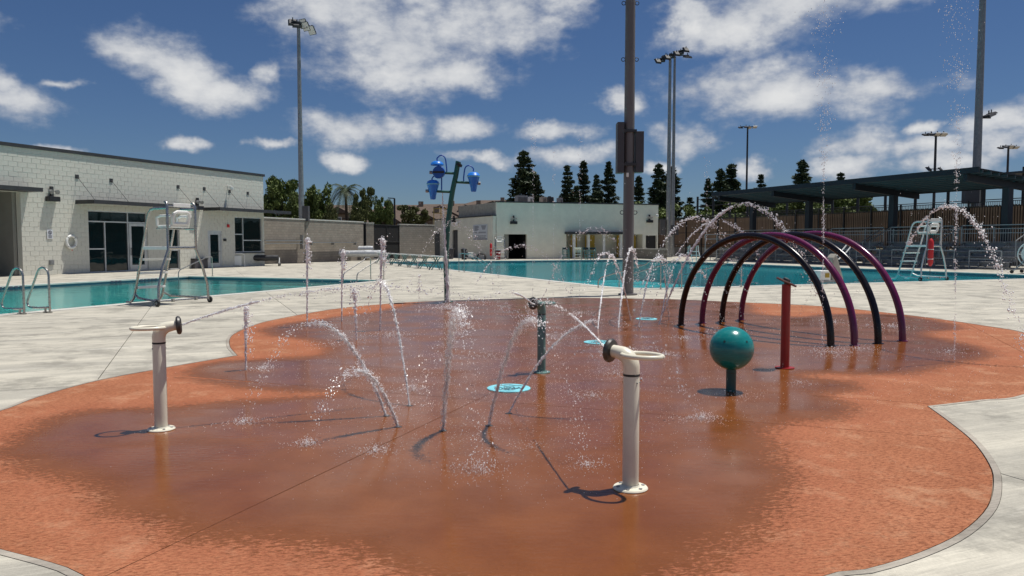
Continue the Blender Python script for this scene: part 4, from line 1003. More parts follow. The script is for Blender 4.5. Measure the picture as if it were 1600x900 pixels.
# ---------------------------------------------------------------- hillside and houses
mb = MB(); nx, ny = 60, 14; vs = []
for j in range(ny):
    for i in range(nx):
        x = -420+i*12; y = 170+j*26; k = min(1, max(0,(y-170)/200)); fx = math.exp(-((x+70)/150)**2)
        vs.append((x, y, -.3 + (13.5*fx)*k*k*(3-2*k) + 1.0*math.sin(x*.05+j)*k))
mb.add(vs, [(j*nx+i, j*nx+i+1, (j+1)*nx+i+1, (j+1)*nx+i) for j in range(ny-1) for i in range(nx-1)]); struct(mb.build('hillside', M['hill'], smooth=True))
def house(px, roofy, d, w, label, dep=12, z0=None, rz=0.0):
    b = P(px, roofy, d); rt = b.z; wh = max(3.0, min(6.5, rt-1.9)); z0 = max(0, rt-1.9-wh)-.5; e = thing('house', label, 'house', (b.x, d, z0), rz, 'brown roofed houses on the hillside'); wh = rt-1.9-z0
    mb = MB(); mb.box(-w/2, w/2, 0, dep, 0, wh); mb.build('wall', M['tan'], e)
    mb = MB(); o = .6; rh = rt-z0; x0, x1, y0, y1 = -w/2-o, w/2+o, -o, dep+o; ym = dep/2; ins_ = w*.28
    mb.add([(x0,y0,wh),(x1,y0,wh),(x1,y1,wh),(x0,y1,wh),(x0+ins_,ym,rh),(x1-ins_,ym,rh),(x0,y0,wh-.2),(x1,y0,wh-.2),(x1,y1,wh-.2),(x0,y1,wh-.2)], [(0,1,5,4),(1,2,5),(2,3,4,5),(3,0,4),(6,7,1,0),(7,8,2,1),(8,9,3,2),(9,6,0,3),(9,8,7,6)]); r_ = mb.build('roof', M['rooftile'], e)
    if w > 12: mb = MB(); mb.box(w*.1, w*.1+1.1, ym-1.6, ym-.5, wh+.6, rh+.7); mb.build('chimney', M['tan'], r_)
    # cross gable
    mb = MB(); g = w*.2; mb.add([(-g,-1.2,wh),(g,-1.2,wh),(0,-1.2,wh+1.3),(-g,ym*.7,wh),(g,ym*.7,wh),(0,ym*.7,wh+1.3)], [(0,1,2),(0,2,5,3),(1,4,5,2)]); mb.build('gable', M['rooftile'], e)
    k = max(2, int(w/4))
    for i in range(k):
        x = -w/2+w*(i+.5)/k
        if wh > 1.2: mb = MB(); mb.box(x-.7, x+.7, -.06, .05, max(.5,wh-2.1), wh-.7); f_ = mb.build('window', M['white'], e); mb = MB(); mb.box(x-.55, x+.55, -.09, -.061, max(.6,wh-1.98), wh-.82); mb.build('pane', M['glass'], f_)
hs = [(585,326,150,16,'brown roofed house behind the dark narrow tree'),(640,318,165,18,'wide brown roofed house right of the black street lamp'),(688,317,175,17,'brown roofed house behind the teal bucket pole'),(728,316,190,18,'brown roofed house over the left end of the white building'),
 (770,311,215,19,'highest brown roofed house, its ridge over the white building'),(612,332,140,10,'small lower brown roofed house below the wide one'),(662,327,145,13,'lower brown roofed house with gable above the grey wall'),(705,326,152,13,'lower brown roofed house left of the white building'),(806,311,235,15,'farthest brown roofed house behind the roof-top units'),(528,318,150,12,'brown roofed house glimpsed between the leafy trees'),(742,321,165,12,'brown roofed house partly behind the white parapet')]
for (px, ry, d, w, lb) in hs: house(px, ry, d, w, lb, rz=U(-.15,.15))
a = P(689,336,86); e = thing('roof_ladder_frame', 'small yellow guard frame standing behind the grey wall', 'safety frame', (a.x,86,0))
zt_ = P(689,326,86).z
mb = MB()
for x in (-.8,0,.8): mb.bar((x,0,0),(x,0,zt_),.07)
mb.build('upright', M['yellow'], e)
for z in (zt_, zt_-.5): mb = MB(); mb.bar((-.85,0,z),(.85,0,z),.07); mb.build('rail', M['yellow'], e)
# ================================================================== pool furniture
def make_guard_chair(label, loc, rz, tube_red=False, m=None):
    m = m or M['steel']; e = thing('lifeguard_chair', label, 'lifeguard chair', loc, rz)
    for sg in (-1, 1):
        x = .42*sg
        mb = MB(); mb.tube([(.76*sg,0,.10),(.74*sg,.02,.5),(.60*sg,.03,1.0),(x,.04,1.42),(x,.04,2.0),(x,.04,2.52),(x*.98,.07,2.6),(x*.96,.14,2.63)], .034, 9); mb.build('rear_post', m, e)
        mb = MB(); mb.tube([(x,1.72,.03),(x,1.60,.03),(x,1.50,.07),(x,1.42,.16),(x,1.32,.45),(x,1.12,1.1),(x,.93,1.75),(x,.80,2.22),(x,.74,2.36),(x,.66,2.44),(x,.55,2.47),(x,.04,2.47)], .033, 9); mb.build('ladder_leg', m, e)
        mb = MB(); mb.tube([(x,1.38,.26),(x*1.15,1.15,.16),(.70*sg,.25,.13),(.76*sg,.0,.13)], .029, 8); mb.build('base_rail', m, e)
        mb = MB(); mb.lathe((.80*sg,0,.085), [(0,-.03),(.06,-.03),(.085,-.02),(.085,.02),(.06,.03),(0,.03)], 16, Matrix.Rotation(math.pi/2,3,'Y')); w = mb.build('wheel', M['rubber'], e)
        mb = MB(); mb.lathe((.80*sg,0,.085), [(0,-.035),(.035,-.035),(.035,.035),(0,.035)], 10, Matrix.Rotation(math.pi/2,3,'Y')); mb.build('hub', M['galv'], w)
    mb = MB(); mb.tube([(-.76,0,.13),(.76,0,.13)], .02, 7)
    for q in (-.35,.35): mb.box(q-.03,q+.03,-.035,.035,.095,.165)
    mb.build('axle', m, e)
    mb = MB(); mb.tube([(-.42,.04,2.52),(.42,.04,2.52)], .022, 7); mb.build('top_bar', m, e)
    for k, (z, y) in enumerate(((.42,1.33),(.80,1.215),(1.16,1.10))):
        mb = MB(); mb.box(-.40,.40,y-.10,y+.10,z-.028,z+.028); mb.build('step', M['white'], e, bevel=.006)
    mb = MB(); mb.box(-.44,.44,.06,1.0,1.42,1.50); mb.build('platform', M['white'], e, bevel=.008)
    mb = MB(); mb.tube([(-.44,.04,1.47),(.44,.04,1.47)], .03, 7); mb.build('platform_bar', m, e); mb = MB(); mb.tube([(-.42,1.02,1.47),(.42,1.02,1.47)], .024, 7); mb.build('platform_bar', m, e)
    mb = MB(); mb.tube([(-.42,.45,1.96),(.42,.45,1.96)], .02, 6); mb.tube([(-.42,.45,1.96),(-.42,.04,1.96)], .02, 6); mb.tube([(.42,.45,1.96),(.42,.04,1.96)], .02, 6); mb.build('seat_frame', m, e)
    s = MB(); s.box(-.27,.27,.12,.62,1.98,2.05); s = s.build('seat', M['white'], e, bevel=.03)
    mb = MB(); mb.tube([(-.22,.10,2.06),(-.24,.07,2.2),(-.22,.03,2.34),(-.15,.02,2.38),(.15,.02,2.38),(.22,.03,2.34),(.24,.07,2.2),(.22,.10,2.06)], .045, 8); mb.tube([(-.22,.10,2.08),(.22,.10,2.08)], .04, 8); mb.build('backrest', M['white'], e)
    for sg in (-1,1):
        mb = MB(); mb.tube([(.3*sg,.05,2.28),(.31*sg,.45,2.28),(.31*sg,.58,2.24),(.30*sg,.58,2.03)], .032, 7); mb.build('armrest', M['white'], e)
    mb = MB(); mb.box(-.26,.26,.0,.03,2.50,2.60); mb.build('headrest', M['white'], e, bevel=.01)
    return e
c = (G(249,480)+G(325,472))/2
gc = make_guard_chair('steel lifeguard chair on wheels beside the training pool, nearest and largest chair', (c.x, c.y, 0), math.radians(62))
c = (G(1440,440)+G(1477,438))/2
g2 = dup(gc, 'white lifeguard chair with red rescue tube behind the purple arches, by the bleachers', (c.x, c.y, 0), math.radians(24))
for ch in list(g2.children):
    if ch.name.startswith(('rear_post','ladder_leg','base_rail','top_bar')): ch.data = ch.data.copy(); ch.data.materials[0] = M['frame']
def rescue_tube(loc, rz, label, L=1.05):
    e = thing('rescue_tube', label, 'rescue tube', loc, rz)
    mb = MB(); mb.tube([(0,0,0),(0,0,.05),(0,0,.15),(0,0,L-.15),(0,0,L-.05),(0,0,L)], .1, 10, radii=[.03,.07,.11,.11,.07,.03]); mb.build('foam_tube', M['brightred'], e)
    mb = MB(); mb.tube([(0,0,L),(.03,.02,L+.15),(-.06,.05,L+.28)], .012, 5); mb.build('strap', M['dark'], e)
    for z in (.3, .7): mb = MB(); mb.torus((0,0,z), .108, .012, 12, 5); mb.build('band', M['white'], e)
    mb = MB(); mb.tube([(0,0,-.35),(0,0,.02)], .012, 5); mb.build('tow_line', M['dark'], e)
p = P(1453,427,c.y-.25); rescue_tube((p.x,p.y,.62), 0, 'bright red rescue tube hanging upright on the right lifeguard chair', 1.15)
p = P(780,403,71); g3 = dup(gc, 'distant white lifeguard chair standing against the white building across the water', (p.x, p.y+1.2, 0), math.radians(185), (1,1,.83))
rescue_tube((p.x-.75, 70.6, .35), 0, 'red rescue tube leaning beside the distant lifeguard chair', 1.2)
# ladder grab rails of the training pool
def grab_rail(loc, rz, label, group=None):
    e = thing('grab_rail', label, 'pool handrail', loc, rz, group); mb = MB()
    mb.tube([(0,0,0),(0,0,.5),(0,0,.86),(0,.03,.95),(0,.10,1.01),(0,.2,1.03),(0,.29,.99),(0,.36,.90),(0,.62,.42),(0,.70,.27),(0,.72,.2),(0,.69,.13),(0,.62,.10),(0,.3,.10),(0,.02,.12)], .024, 8); mb.build('rail', M['steel'], e)
    mb = MB(); mb.tube([(0,.14,0),(0,.14,.11)], .024, 8); mb.build('stub_post', M['steel'], e)
    for y in (0,.14): mb = MB(); mb.cyl((0,y), .055, 0, .02, 14); mb.build('escutcheon', M['steel'], e)
    return e
rzp = math.atan2(-(-AB.x), -AB.y)   # local +y towards the pool
c = G(38,491); r0 = grab_rail((c.x,c.y,.008), rzp, 'left one of two looped steel grab rails at the near edge of the training pool')
c = G(78,489); dup(r0, 'right one of two looped steel grab rails at the near edge of the training pool', (c.x,c.y,.008), rzp)
def stair_rail(loc, D, label, L=2.1, h=.95, r=.022, drop=.55):
    rz = math.atan2(-D[0], D[1]); e = thing('stair_rail', label, 'pool handrail', (loc[0],loc[1],0), rz); mb = MB()
    mb.tube([(0,0,0),(0,0,h-.1),(0,.03,h-.03),(0,.1,h),(0,.35,h),(0,.45,h-.03),(0,.52,h-.1),(0,L-.1,h-drop-.02),(0,L,h-drop-.12),(0,L+.02,h-drop-.25),(0,L+.02,-.5)], r, 8); mb.build('rail', M['steel'], e)
    mb = MB(); mb.cyl((0,0), .05, 0, .025, 12); mb.build('escutcheon', M['steel'], e)
    return e
for k, (off, lb) in enumerate(((.35,'right steel rail at the entry steps of the training pool'),(1.0,'left steel rail at the entry steps of the training pool, near corner'))):
    c = lpA + AA*.5 - AB*off; stair_rail(c, (-AA.x,-AA.y), lb)
c = lpA + AA*.5 - AB*9.7; stair_rail(c, (-AA.x,-AA.y), 'steel rail at the far corner of the training pool, in front of the glass doors')
for k, (s_, lb) in enumerate(((16.6,'nearer steel rail on the left side of the lap pool, below the rules sign'),(17.5,'farther steel rail on the left side of the lap pool, below the rules sign'))):
    c = mpN + CA*s_ - CN*.45; stair_rail(c, (CN.x,CN.y), lb, 1.5, 1.0)
for k, (s_, lb) in enumerate(((.9,'steel stair rail dipping into the lap pool just left of the nearest arch foot'),(1.75,'steel stair rail at the lap pool corner right of the thick pole'),(4.3,'steel stair rail at the near lap pool edge behind the arches'))):
    c = mpN + CN*s_ - CA*.45; stair_rail(c, (CA.x*.7-CN.x*.7,CA.y*.7-CN.y*.7) if k else (CA.x-CN.x*1.0,CA.y-CN.y*1.0), lb, 2.2, .95)
# starting blocks
def make_block(label, loc, rz):
    e = thing('starting_block', label, 'starting block', loc, rz, 'starting blocks along the left side of the lap pool')
    mb = MB(); mb.hexa([(-.33,-.75,.80),(.33,-.75,.80),(.33,.15,.72),(-.33,.15,.72),(-.33,-.75,.87),(.33,-.75,.87),(.33,.15,.79),(-.33,.15,.79)]); mb.build('platform', M['white'], e, bevel=.015)
    for x in (-.25,.25):
        mb = MB(); mb.bar((x,-.1,0),(x,-.5,.80),.05); mb.build('leg', M['palegreen'], e); mb = MB(); mb.bar((x,-.75,0),(x,-.2,.76),.05); mb.build('leg', M['palegreen'], e)
    mb = MB(); mb.bar((-.28,-.75,.4),(.28,-.75,.4),.04); mb.box(-.28,.28,-.95,-.72,.36,.40); mb.build('step', M['alu'], e)
    mb = MB(); mb.tube([(-.22,.1,.70),(-.22,.16,.55),(.22,.16,.55),(.22,.1,.70)], .015, 5); mb.build('back_stroke_bar', M['steel'], e)
    return e
rzs = math.atan2(-CN.x, CN.y)
ords = ['nearest','second','third','fourth','fifth','sixth','farthest']; sb = None
for k in range(7):
    c = mpN + CA*(20.6+k*2.5) - CN*.45; lb = f'white topped starting block with teal legs, {ords[k]}' + (' from the teal bucket pole' if 0 < k < 6 else ' of the row on the lap pool edge')
    if sb is None: sb = make_block(lb, (c.x,c.y,0), rzs)
    else: dup(sb, lb, (c.x,c.y,0), rzs)
# reels and covers by the tan wall
def reel(label, loc, rz, L, r, m, fm, stack=False):
    e = thing('cover_reel', label, 'cover reel', loc, rz)
    mb = MB(); rs = random.Random(int(L*10)); prof = [(.0,0),(r*.8,.0)]
    n_ = 16
    for i in range(n_+1): prof.append((r*(1+rs.uniform(-.07,.05)), L*i/n_))
    prof.append((0, L)); mb.lathe((-L/2,0,r+.35), prof, 16, Matrix.Rotation(math.pi/2,3,'Y')); mb.build('rolled_cover', m, e)
    for sg in (-1,1):
        x = sg*(L/2+.06); mb = MB(); mb.tube([(x,-.5,.12),(x,0,r+.35),(x,.5,.12)], .035, 6); mb.tube([(x,-.5,.12),(x,.5,.12)], .03, 6); f_ = mb.build('end_frame', fm, e)
        for y in (-.5,.5): mb = MB(); mb.lathe((x,y,.1), [(0,-.04),(.1,-.04),(.1,.04),(0,.04)], 12, Matrix.Rotation(math.pi/2,3,'Y')); mb.build('wheel', M['rubber'], f_)
    return e
reel('upper silver pool cover rolled on a wheeled reel by the tan wall', (-14.6,69.0,.42), .15, 4.2, .27, M['tarp'], M['dark'])
reel('lower silver pool cover on a reel in front of the other one', (-13.2,66.6,.0), .15, 4.4, .30, M['tarp'], M['dark'])
reel('dark rolled lane line reel low against the tan wall, beside the white pool house corner', (-17.2,52.5,.0), .2, 2.4, .2, M['dark'], M['galv'])
a = P(499,400,66); e = thing('utility_cabinet', 'small grey cabinet with a pale label between the dark reel and silver covers', 'cabinet', (a.x,66,0), .1)
mb = MB(); mb.box(-.5,.5,0,.5,.05,.95); mb.build('casing', M['galv'], e, bevel=.02); mb = MB(); mb.box(.1,.35,-.015,-.001,.45,.8); mb.build('label_plate', M['white'], e)
mb = MB(); mb.box(-.46,.46,.05,.45,0,.05); mb.build('plinth', M['dark'], e)
# pipe brackets on the tan wall
e = thing('wall_shelf', 'thin metal rail bracket fixed on the tan wall right of the pool house', 'wall rail', (-17.35,59.3,0), math.atan2(.933,.36))
mb = MB(); mb.box(-2.8,1.6,-.25,-.02,1.72,1.78); mb.box(-2.8,1.6,-.25,-.02,1.5,1.55); mb.build('rail', M['alu'], e); mb = MB(); mb.box(1.6,1.66,-.3,-.02,1.1,2.2); mb.build('bracket', M['alu'], e)
e = thing('wall_shelf', 'long thin metal rail fixed on the tan wall above the silver cover reels', 'wall rail', (-15.6,63.8,0), math.atan2(.933,.36))
mb = MB(); mb.box(-2.2,4.6,-.3,-.02,1.58,1.64); mb.build('rail', M['alu'], e); mb = MB()
for x in (-2,1,4.4): mb.box(x,x+.05,-.3,-.02,1.4,1.58)
mb.build('bracket', M['alu'], e)
a = G(370,417); e = thing('barrier_rail', 'low white rail frame on the deck in front of the pool house window', 'railing', (a.x,a.y,0), .5)
mb = MB(); mb.tube([(-.5,0,.0),(-.5,0,.75),(-.44,0,.85),(-.3,0,.88),(.35,0,.88),(.47,0,.84),(.5,0,.72),(.5,0,0)], .03, 7); mb.build('frame', M['white'], e); mb = MB(); mb.box(-.3,.3,-.02,.02,.1,.72); mb.build('panel', M['clear'], e)
a = G(309,419.5); e = thing('storage_box', 'dark grey storage box on the deck in front of the pool house door', 'box', (a.x,a.y,0), math.atan2(AA.y,AA.x))
mb = MB(); mb.box(-.55,.55,-.3,.3,0,.56); mb.build('body', M['boxgrey'], e, bevel=.02); mb = MB(); mb.box(-.58,.58,-.33,.33,.56,.63); mb.build('lid', M['dark'], e, bevel=.015)
# bins, cooler, hose along the wing
def bin_(px, d, label, m, h=.95):
    a = P(px,400,d); e = thing('waste_bin', label, 'bin', (a.x,d,0)); mb = MB(); mb.lathe((0,0,0), [(0,0),(.22,0),(.28,h-.1),(.3,h-.1),(.3,h-.03)], 14); mb.build('body', m, e); mb = MB(); mb.lathe((0,0,0), [(.31,h-.03),(.3,h+.04),(.12,h+.12),(0,h+.13)], 14); mb.build('lid', M['dark'], e)
bin_(704.5, 75, 'grey waste bin between the two dark doors of the white building', M['boxgrey'])
bin_(725, 72.8, 'black waste bin left of the equipment cart by the rules sign', M['black'])
bin_(778, 72.6, 'dark red bin beside the distant lifeguard chair', M['red'], .8)
a = P(733,400,72); e = thing('equipment_cart', 'small cart with white cooler and dark bags below the rules sign', 'cart', (a.x,72,0), .2)
mb = MB(); mb.box(-.45,.45,-.25,.25,.18,.24); mb.bar((-.45,-.2,.2),(-.45,-.2,1.0),.04); mb.bar((-.45,.2,.2),(-.45,.2,1.0),.04); mb.bar((-.45,-.2,1.0),(-.45,.2,1.0),.04); mb.build('frame', M['alu'], e)
mb = MB(); mb.box(-.1,.38,-.2,.2,.245,.62); mb.build('cooler', M['white'], e, bevel=.03); mb = MB(); mb.box(-.12,.40,-.22,.22,.625,.69); mb.build('cooler_lid', M['white'], e, bevel=.02)
mb = MB(); mb.lathe((-.25,0,.25), [(0,0),(.15,.02),(.17,.3),(.1,.55),(.0,.62)], 10); mb.build('bag', M['dark'], e)
for x in (-.35,.35):
    for y in (-.25,.25): mb = MB(); mb.lathe((x,y,.09), [(0,-.03),(.09,-.03),(.09,.03),(0,.03)], 12, RX); mb.build('wheel', M['rubber'], e)
a = P(752,400,72); e = thing('coiled_hose', 'black coiled hose lying humped against the white building below the rules sign', 'hose', (a.x,72,0))
for k in range(5): mb = MB(); mb.torus((0,.12*k-.2,.18), .42-.03*abs(k-2), .05, 22, 6, Matrix.Rotation(1.35,3,'X')); mb.build('coil', M['rubber'], e)
# chairs at the alcove
def deck_chair(px, label, m, rz):
    a = P(px,404,71.5); e = thing('pool_chair', label, 'chair', (a.x,71.5,0), rz, 'tall slatted chairs in front of the alcove')
    for x in (-.28,.28):
        mb = MB(); mb.bar((x,-.35,0),(x,-.15,.95),.05); mb.build('leg', m, e); mb = MB(); mb.bar((x,.4,0),(x,.1,1.15),.05); mb.build('leg', m, e)
    for k in range(3): mb = MB(); mb.box(-.28,.28,-.27+k*.0,-.21,.2+.25*k,.26+.25*k); mb.build('rung', m, e)
    mb = MB(); mb.box(-.3,.3,-.25,.2,.82,.87); mb.build('seat', m, e); mb = MB(); mb.box(-.3,.3,.12,.16,.95,1.15); mb.build('backrest', M['dark'] if m is not M['cream'] else m, e)
deck_chair(884, 'teal tall chair with dark back, leftmost before the yellow alcove', M['palegreen'], .1)
deck_chair(903, 'cream slatted tall chair in front of the first yellow panel', M['cream'], -.1)
deck_chair(916, 'teal tall chair with dark back, just right of the cream one', M['palegreen'], .4)
deck_chair(925, 'teal tall chair with dark back, rightmost before the alcove', M['palegreen'], -.5)
# pool lift behind the arches
a = G(1297,443); e = thing('pool_lift', 'beige covered pool lift with angled arms at the pool edge, seen through the arches', 'pool lift', (a.x,a.y,0), .35)
mb = MB(); mb.box(-.75,.35,-.3,.3,.06,.14); mb.build('base', M['galv'], e, bevel=.01)
mb = MB(); mb.hexa([(-.15,-.28,.14),(.42,-.28,.14),(.42,.28,.14),(-.15,.28,.14),(-.05,-.18,1.0),(.12,-.18,1.18),(.12,.18,1.18),(-.05,.18,1.0)]); mb.build('cover', M['palecloth'], e, bevel=.04)
mb = MB(); mb.box(-.72,-.22,-.27,.27,.14,.52); mb.build('battery_box', M['white'], e, bevel=.03)
for y in (-.15,.15): mb = MB(); mb.tube([(.25,y,.95),(.62,y,1.22),(.9,y,1.5)], .025, 7); mb.build('arm', M['white'], e)
mb = MB(); mb.box(-.5,-.3,-.29,-.27,.25,.42); mb.build('warning_label', M['yellow'], e)
# reel with large wheel on the right edge
a = G(1600,428); e = thing('lane_reel', 'white wheeled lane line reel cut by the right edge of the view', 'lane reel', (a.x+.35,a.y,0), -.9)
mb = MB(); mb.torus((0,0,1.0), .62, .03, 30, 6, RX); 
for k in range(8): an = k*math.pi/4; mb.tube([(0,0,1.0),(math.cos(an)*.62,0,1.0+math.sin(an)*.62)], .014, 5)
mb.build('side_wheel', M['white'], e); mb = MB(); mb.torus((0,1.3,1.0), .62, .03, 30, 6, RX); mb.build('side_wheel', M['white'], e)
mb = MB(); mb.lathe((0,0.06,1.0), [(0,0),(.5,0),(.55,.3),(.52,.8),(.5,1.2),(0,1.2)], 18, Matrix.Rotation(-math.pi/2,3,'X')); mb.build('lane_roll', M['white'], e)
for y in (-.05,1.35):
    mb = MB(); mb.tube([(-.9,y,.1),(-.7,y,.2),(0,y,1.0),(.7,y,.2),(.9,y,.1)], .03, 6); mb.build('frame', M['alu'], e)
    for x in (-.85,.85): mb = MB(); mb.lathe((x,y,.09), [(0,-.03),(.09,-.03),(.09,.03),(0,.03)], 12, RX); mb.build('wheel', M['rubber'], e)
a = P(1089,405,62); e = thing('step_stool', 'white three-step stool by the far pool rail, left of the black arch', 'step stool', (a.x,62,0), .2)
for k in range(3): mb = MB(); mb.box(-.35,.35,k*.2,.2+k*.2,.25+.3*k,.3+.3*k); mb.build('step', M['white'] if k else M['teal'], e)
for x in (-.36,.36): mb = MB(); mb.tube([(x,-.05,0),(x,.55,1.0),(x,.6,1.35),(x,.9,1.3),(x,.9,0)], .03, 6); mb.build('side_rail', M['white'], e)
e = thing('railing', 'tall open pipe railing at the left end of the bleachers', 'railing', (16.2,64.5,0), math.radians(4))
mb = MB()
for x in (0,1.0,6.5): mb.bar((x,0,0),(x,0,2.3),.06)
mb.build('post', M['alu'], e)
for z in (2.28,1.9,1.0): mb = MB(); mb.bar((0,0,z),(6.5,0,z),.05); mb.build('rail', M['alu'], e)
# ================================================================== splash features
def cannon(loc, D, label, m, mh=None, s=1.0):
    rz = math.atan2(-D[0], D[1]); mh = mh or m; e = thing('water_cannon', label, 'water cannon', (loc[0],loc[1],0), rz)   # local +y = firing direction
    e.scale = (s,s,s)
    mb = MB(); mb.lathe((0,0,0), [(.0,.0),(.112,.0),(.114,.006),(.108,.014),(.062,.018),(.056,.03)], 28); fl = mb.build('flange', m, e)
    for k in range(6):
        an = k*math.pi/3+.3; mb = MB(); mb.lathe((.085*math.cos(an),.085*math.sin(an),.013), [(.012,0),(.012,.008),(0,.010)], 6); mb.build('bolt', M['galv'], fl)
    mb = MB(); mb.lathe((0,0,0), [(.053,.015),(.053,.735),(.051,.742)], 26); c_ = mb.build('column', m, e)
    mb = MB(); mb.lathe((0,0,0), [(.050,.738),(.0545,.742),(.0545,.752),(.050,.756)], 26); mb.build('rubber_ring', M['rubber'], e)
    for an in (-1.9,-1.2,1.9): mb = MB(); mb.lathe((.053*math.cos(an),.053*math.sin(an),.70), [(.006,-.004),(.006,.004),(0,.005)], 8, None); mb.build('screw', M['galv'], c_)
    mb = MB(); mb.tube([(0,0,.755),(0,0,.80),(0,.008,.835),(0,.03,.862),(0,.065,.880),(0,.11,.888),(0,.15,.892)], .05, 20, radii=[.053,.054,.055,.053,.047,.042,.040]); h = mb.build('swivel_head', mh, e)
    Ry = Matrix.Rotation(-math.pi/2+.08, 3, 'X')
    mb = MB(); mb.lathe((0,.135,.890), [(.0,.0),(.045,.0),(.072,.006),(.080,.020),(.076,.036),(.055,.046),(.03,.044),(.02,.03),(0,.03)], 24, Ry); mb.build('nozzle', M['nozzle'], h)
    mb = MB(); n = 36; pts = []
    for k in range(n+1):
        a_ = 2*math.pi*k/n; pts.append((math.sin(a_)*.098, -.075-math.cos(a_)*.135, .878))
    mb.tube(pts, .0155, 9, cap=False); mb.build('ring_handle', mh, h)
    return e
LC = G(252,671); FC = G(985,763); TC = G(846,582)
cannon(LC, (.90,.36), 'cream water cannon post with ring handle, on the left of the splash pad', M['cream'])
cannon(FC, (-.80,.60), 'cream water cannon post with ring handle, nearest to the viewer', M['cream'])
cannon(TC, (-.70,-.72), 'teal green water cannon post in the middle of the splash pad', M['palegreen'], s=.97)
# ball feature
c = G(1142,611); e = thing('spray_ball', 'glossy teal ball on a short post on the wet splash pad', 'spray ball', (c.x,c.y,0))
mb = MB(); mb.cyl((0,0), .053, 0, .27, 22); mb.build('post', M['tealpost'], e); mb = MB(); mb.cyl((0,0), .055, .20, .206, 22); mb.build('collar', M['black'], e)
mb = MB(); mb.lathe((0,0,.465), [(.233*math.sin(k*math.pi/30), -.233*math.cos(k*math.pi/30)) for k in range(31)], 44); b_ = mb.build('ball', M['teal'], e, smooth=True)
for an in (-2.2,-1.05,0,1.2,2.4):
    cz = .095; rr = math.sqrt(.233**2-cz**2); q = Vector((rr*math.cos(an), rr*math.sin(an), .465+cz)); nn = (q-Vector((0,0,.465))).normalized()
    mb = MB(); mb.lathe(q, [(.0,-.004),(.010,-.004),(.012,.0015),(.006,.0015),(.005,-.003)], 12, nn.to_track_quat('Z','Y').to_matrix()); mb.build('spray_hole', M['rubber'], b_)
# red post with tilted disc
c = G(1226,575); e = thing('spinner_post', 'dark red post with a tilted brown disc on top, in front of the arches', 'spinner post', (c.x,c.y,0))
mb = MB(); mb.cyl((0,0), .055, 0, 1.07, 20); mb.build('post', M['red'], e); mb = MB(); mb.cyl((0,0), .12, 0, .012, 24); mb.build('flange', M['red'], e)
Rt = Matrix.Rotation(.42,3,'Y') @ Matrix.Rotation(.12,3,'X')
mb = MB(); mb.lathe((.0,0,1.10), [(0,-.012),(.13,-.012),(.137,0),(.13,.012),(0,.014)], 28, Rt); mb.build('disc', M['brown'], e)
mb = MB(); mb.lathe((.0,0,1.12), [(.05,-.02),(.048,.02),(.02,.032),(0,.034)], 14, Rt); mb.build('hub', M['nozzle'], e); mb = MB(); mb.cyl((0,0),.03,1.06,1.10,12); mb.build('spindle', M['nozzle'], e)
# arches
AR = [((1064,508),(1298,541),'plum',1.72,'nearest spray arch, black pipe, first of the four in the tunnel'),((1097,505),(1335,540),'purple',1.73,'second spray arch of the tunnel, magenta purple pipe behind the nearest black one'),
      ((1128,503),(1372,537),'plum',1.74,'third spray arch of the tunnel, black pipe between the two purple ones'),((1158,500),(1410,533),'purple',1.76,'farthest spray arch, magenta purple pipe at the right end of the tunnel')]
arch_ends = []
for (l, r, mk, h, lb) in AR:
    a, b = G(*l), G(*r); c = (a+b)/2; hv = (b-a)/2; e = thing('spray_arch', lb, 'spray arch', (c.x,c.y,0), math.atan2(hv.y,hv.x), 'four pipe arches of the spray tunnel'); w = hv.length; arch_ends.append((a, b, h))
    mb = MB(); mb.tube([(-w*math.cos(k*math.pi/56), 0, h*math.sin(k*math.pi/56)**.97) for k in range(57)], .056, 16); mb.build('pipe', M[mk], e)
    for sg in (-1,1):
        mb = MB(); mb.lathe((sg*w,0,0), [(.056,.0),(.085,.0),(.085,.010),(.058,.014)], 18); mb.build('flange', M[mk], e)
    for k in range(5):
        th = math.pi*(.2+.15*k); q = Vector((-w*math.cos(th),0,h*math.sin(th))); mb = MB(); mb.lathe(q-Vector((-math.cos(th),0,math.sin(th)))*.058, [(0,-.006),(.012,-.006),(.012,.006),(0,.006)], 8); mb.build('nozzle', M['galv'], e)
# pale blue plates
for k, ((px,py), r, lb) in enumerate((((795,607),.238,'pale blue round plate with dark wavy marks, nearest of the three'),((934,535),.225,'pale blue round plate half hidden behind the front cannon nozzle'),((1010,498.5),.222,'pale blue round plate farthest away, right of the thick pole'))):
    c = G(px,py); e = thing('floor_plate', lb, 'floor plate', (c.x,c.y,.002))
    mb = MB(); mb.lathe((0,0,0), [(0,.010),(r-.012,.010),(r,.006),(r+.002,0)], 44); pl = mb.build('plate', M['paleblue'], e, smooth=True)
    rs = random.Random(k+4)
    for j, (rr, a0, a1, yy) in enumerate(((.16,.3,2.6,.0),(.10,3.4,5.6,0),(.055,0,4.5,0),(.12,5.0,6.1,.0),(.17,3.6,5.2,0),(.08,.6,2.0,.09),(.045,2.5,6.0,.1))):
        pts = [(math.cos(a0+(a1-a0)*i/14)*rr*(1+.12*math.sin(i*1.7)), math.sin(a0+(a1-a0)*i/14)*rr*.8-yy+.02*math.sin(i), .0105) for i in range(15)]
        mb = MB(); mb.tube(pts, .0045, 4); mb.build('wave_mark', M['ink'], pl)
    for j in range(7):
        x = -.12+.04*j; mb = MB(); mb.tube([(x,-.09,.0105),(x+.012,-.055-.015*(j%2),.0105),(x+.022,-.085,.0105)], .004, 4); mb.build('wave_mark', M['ink'], pl)
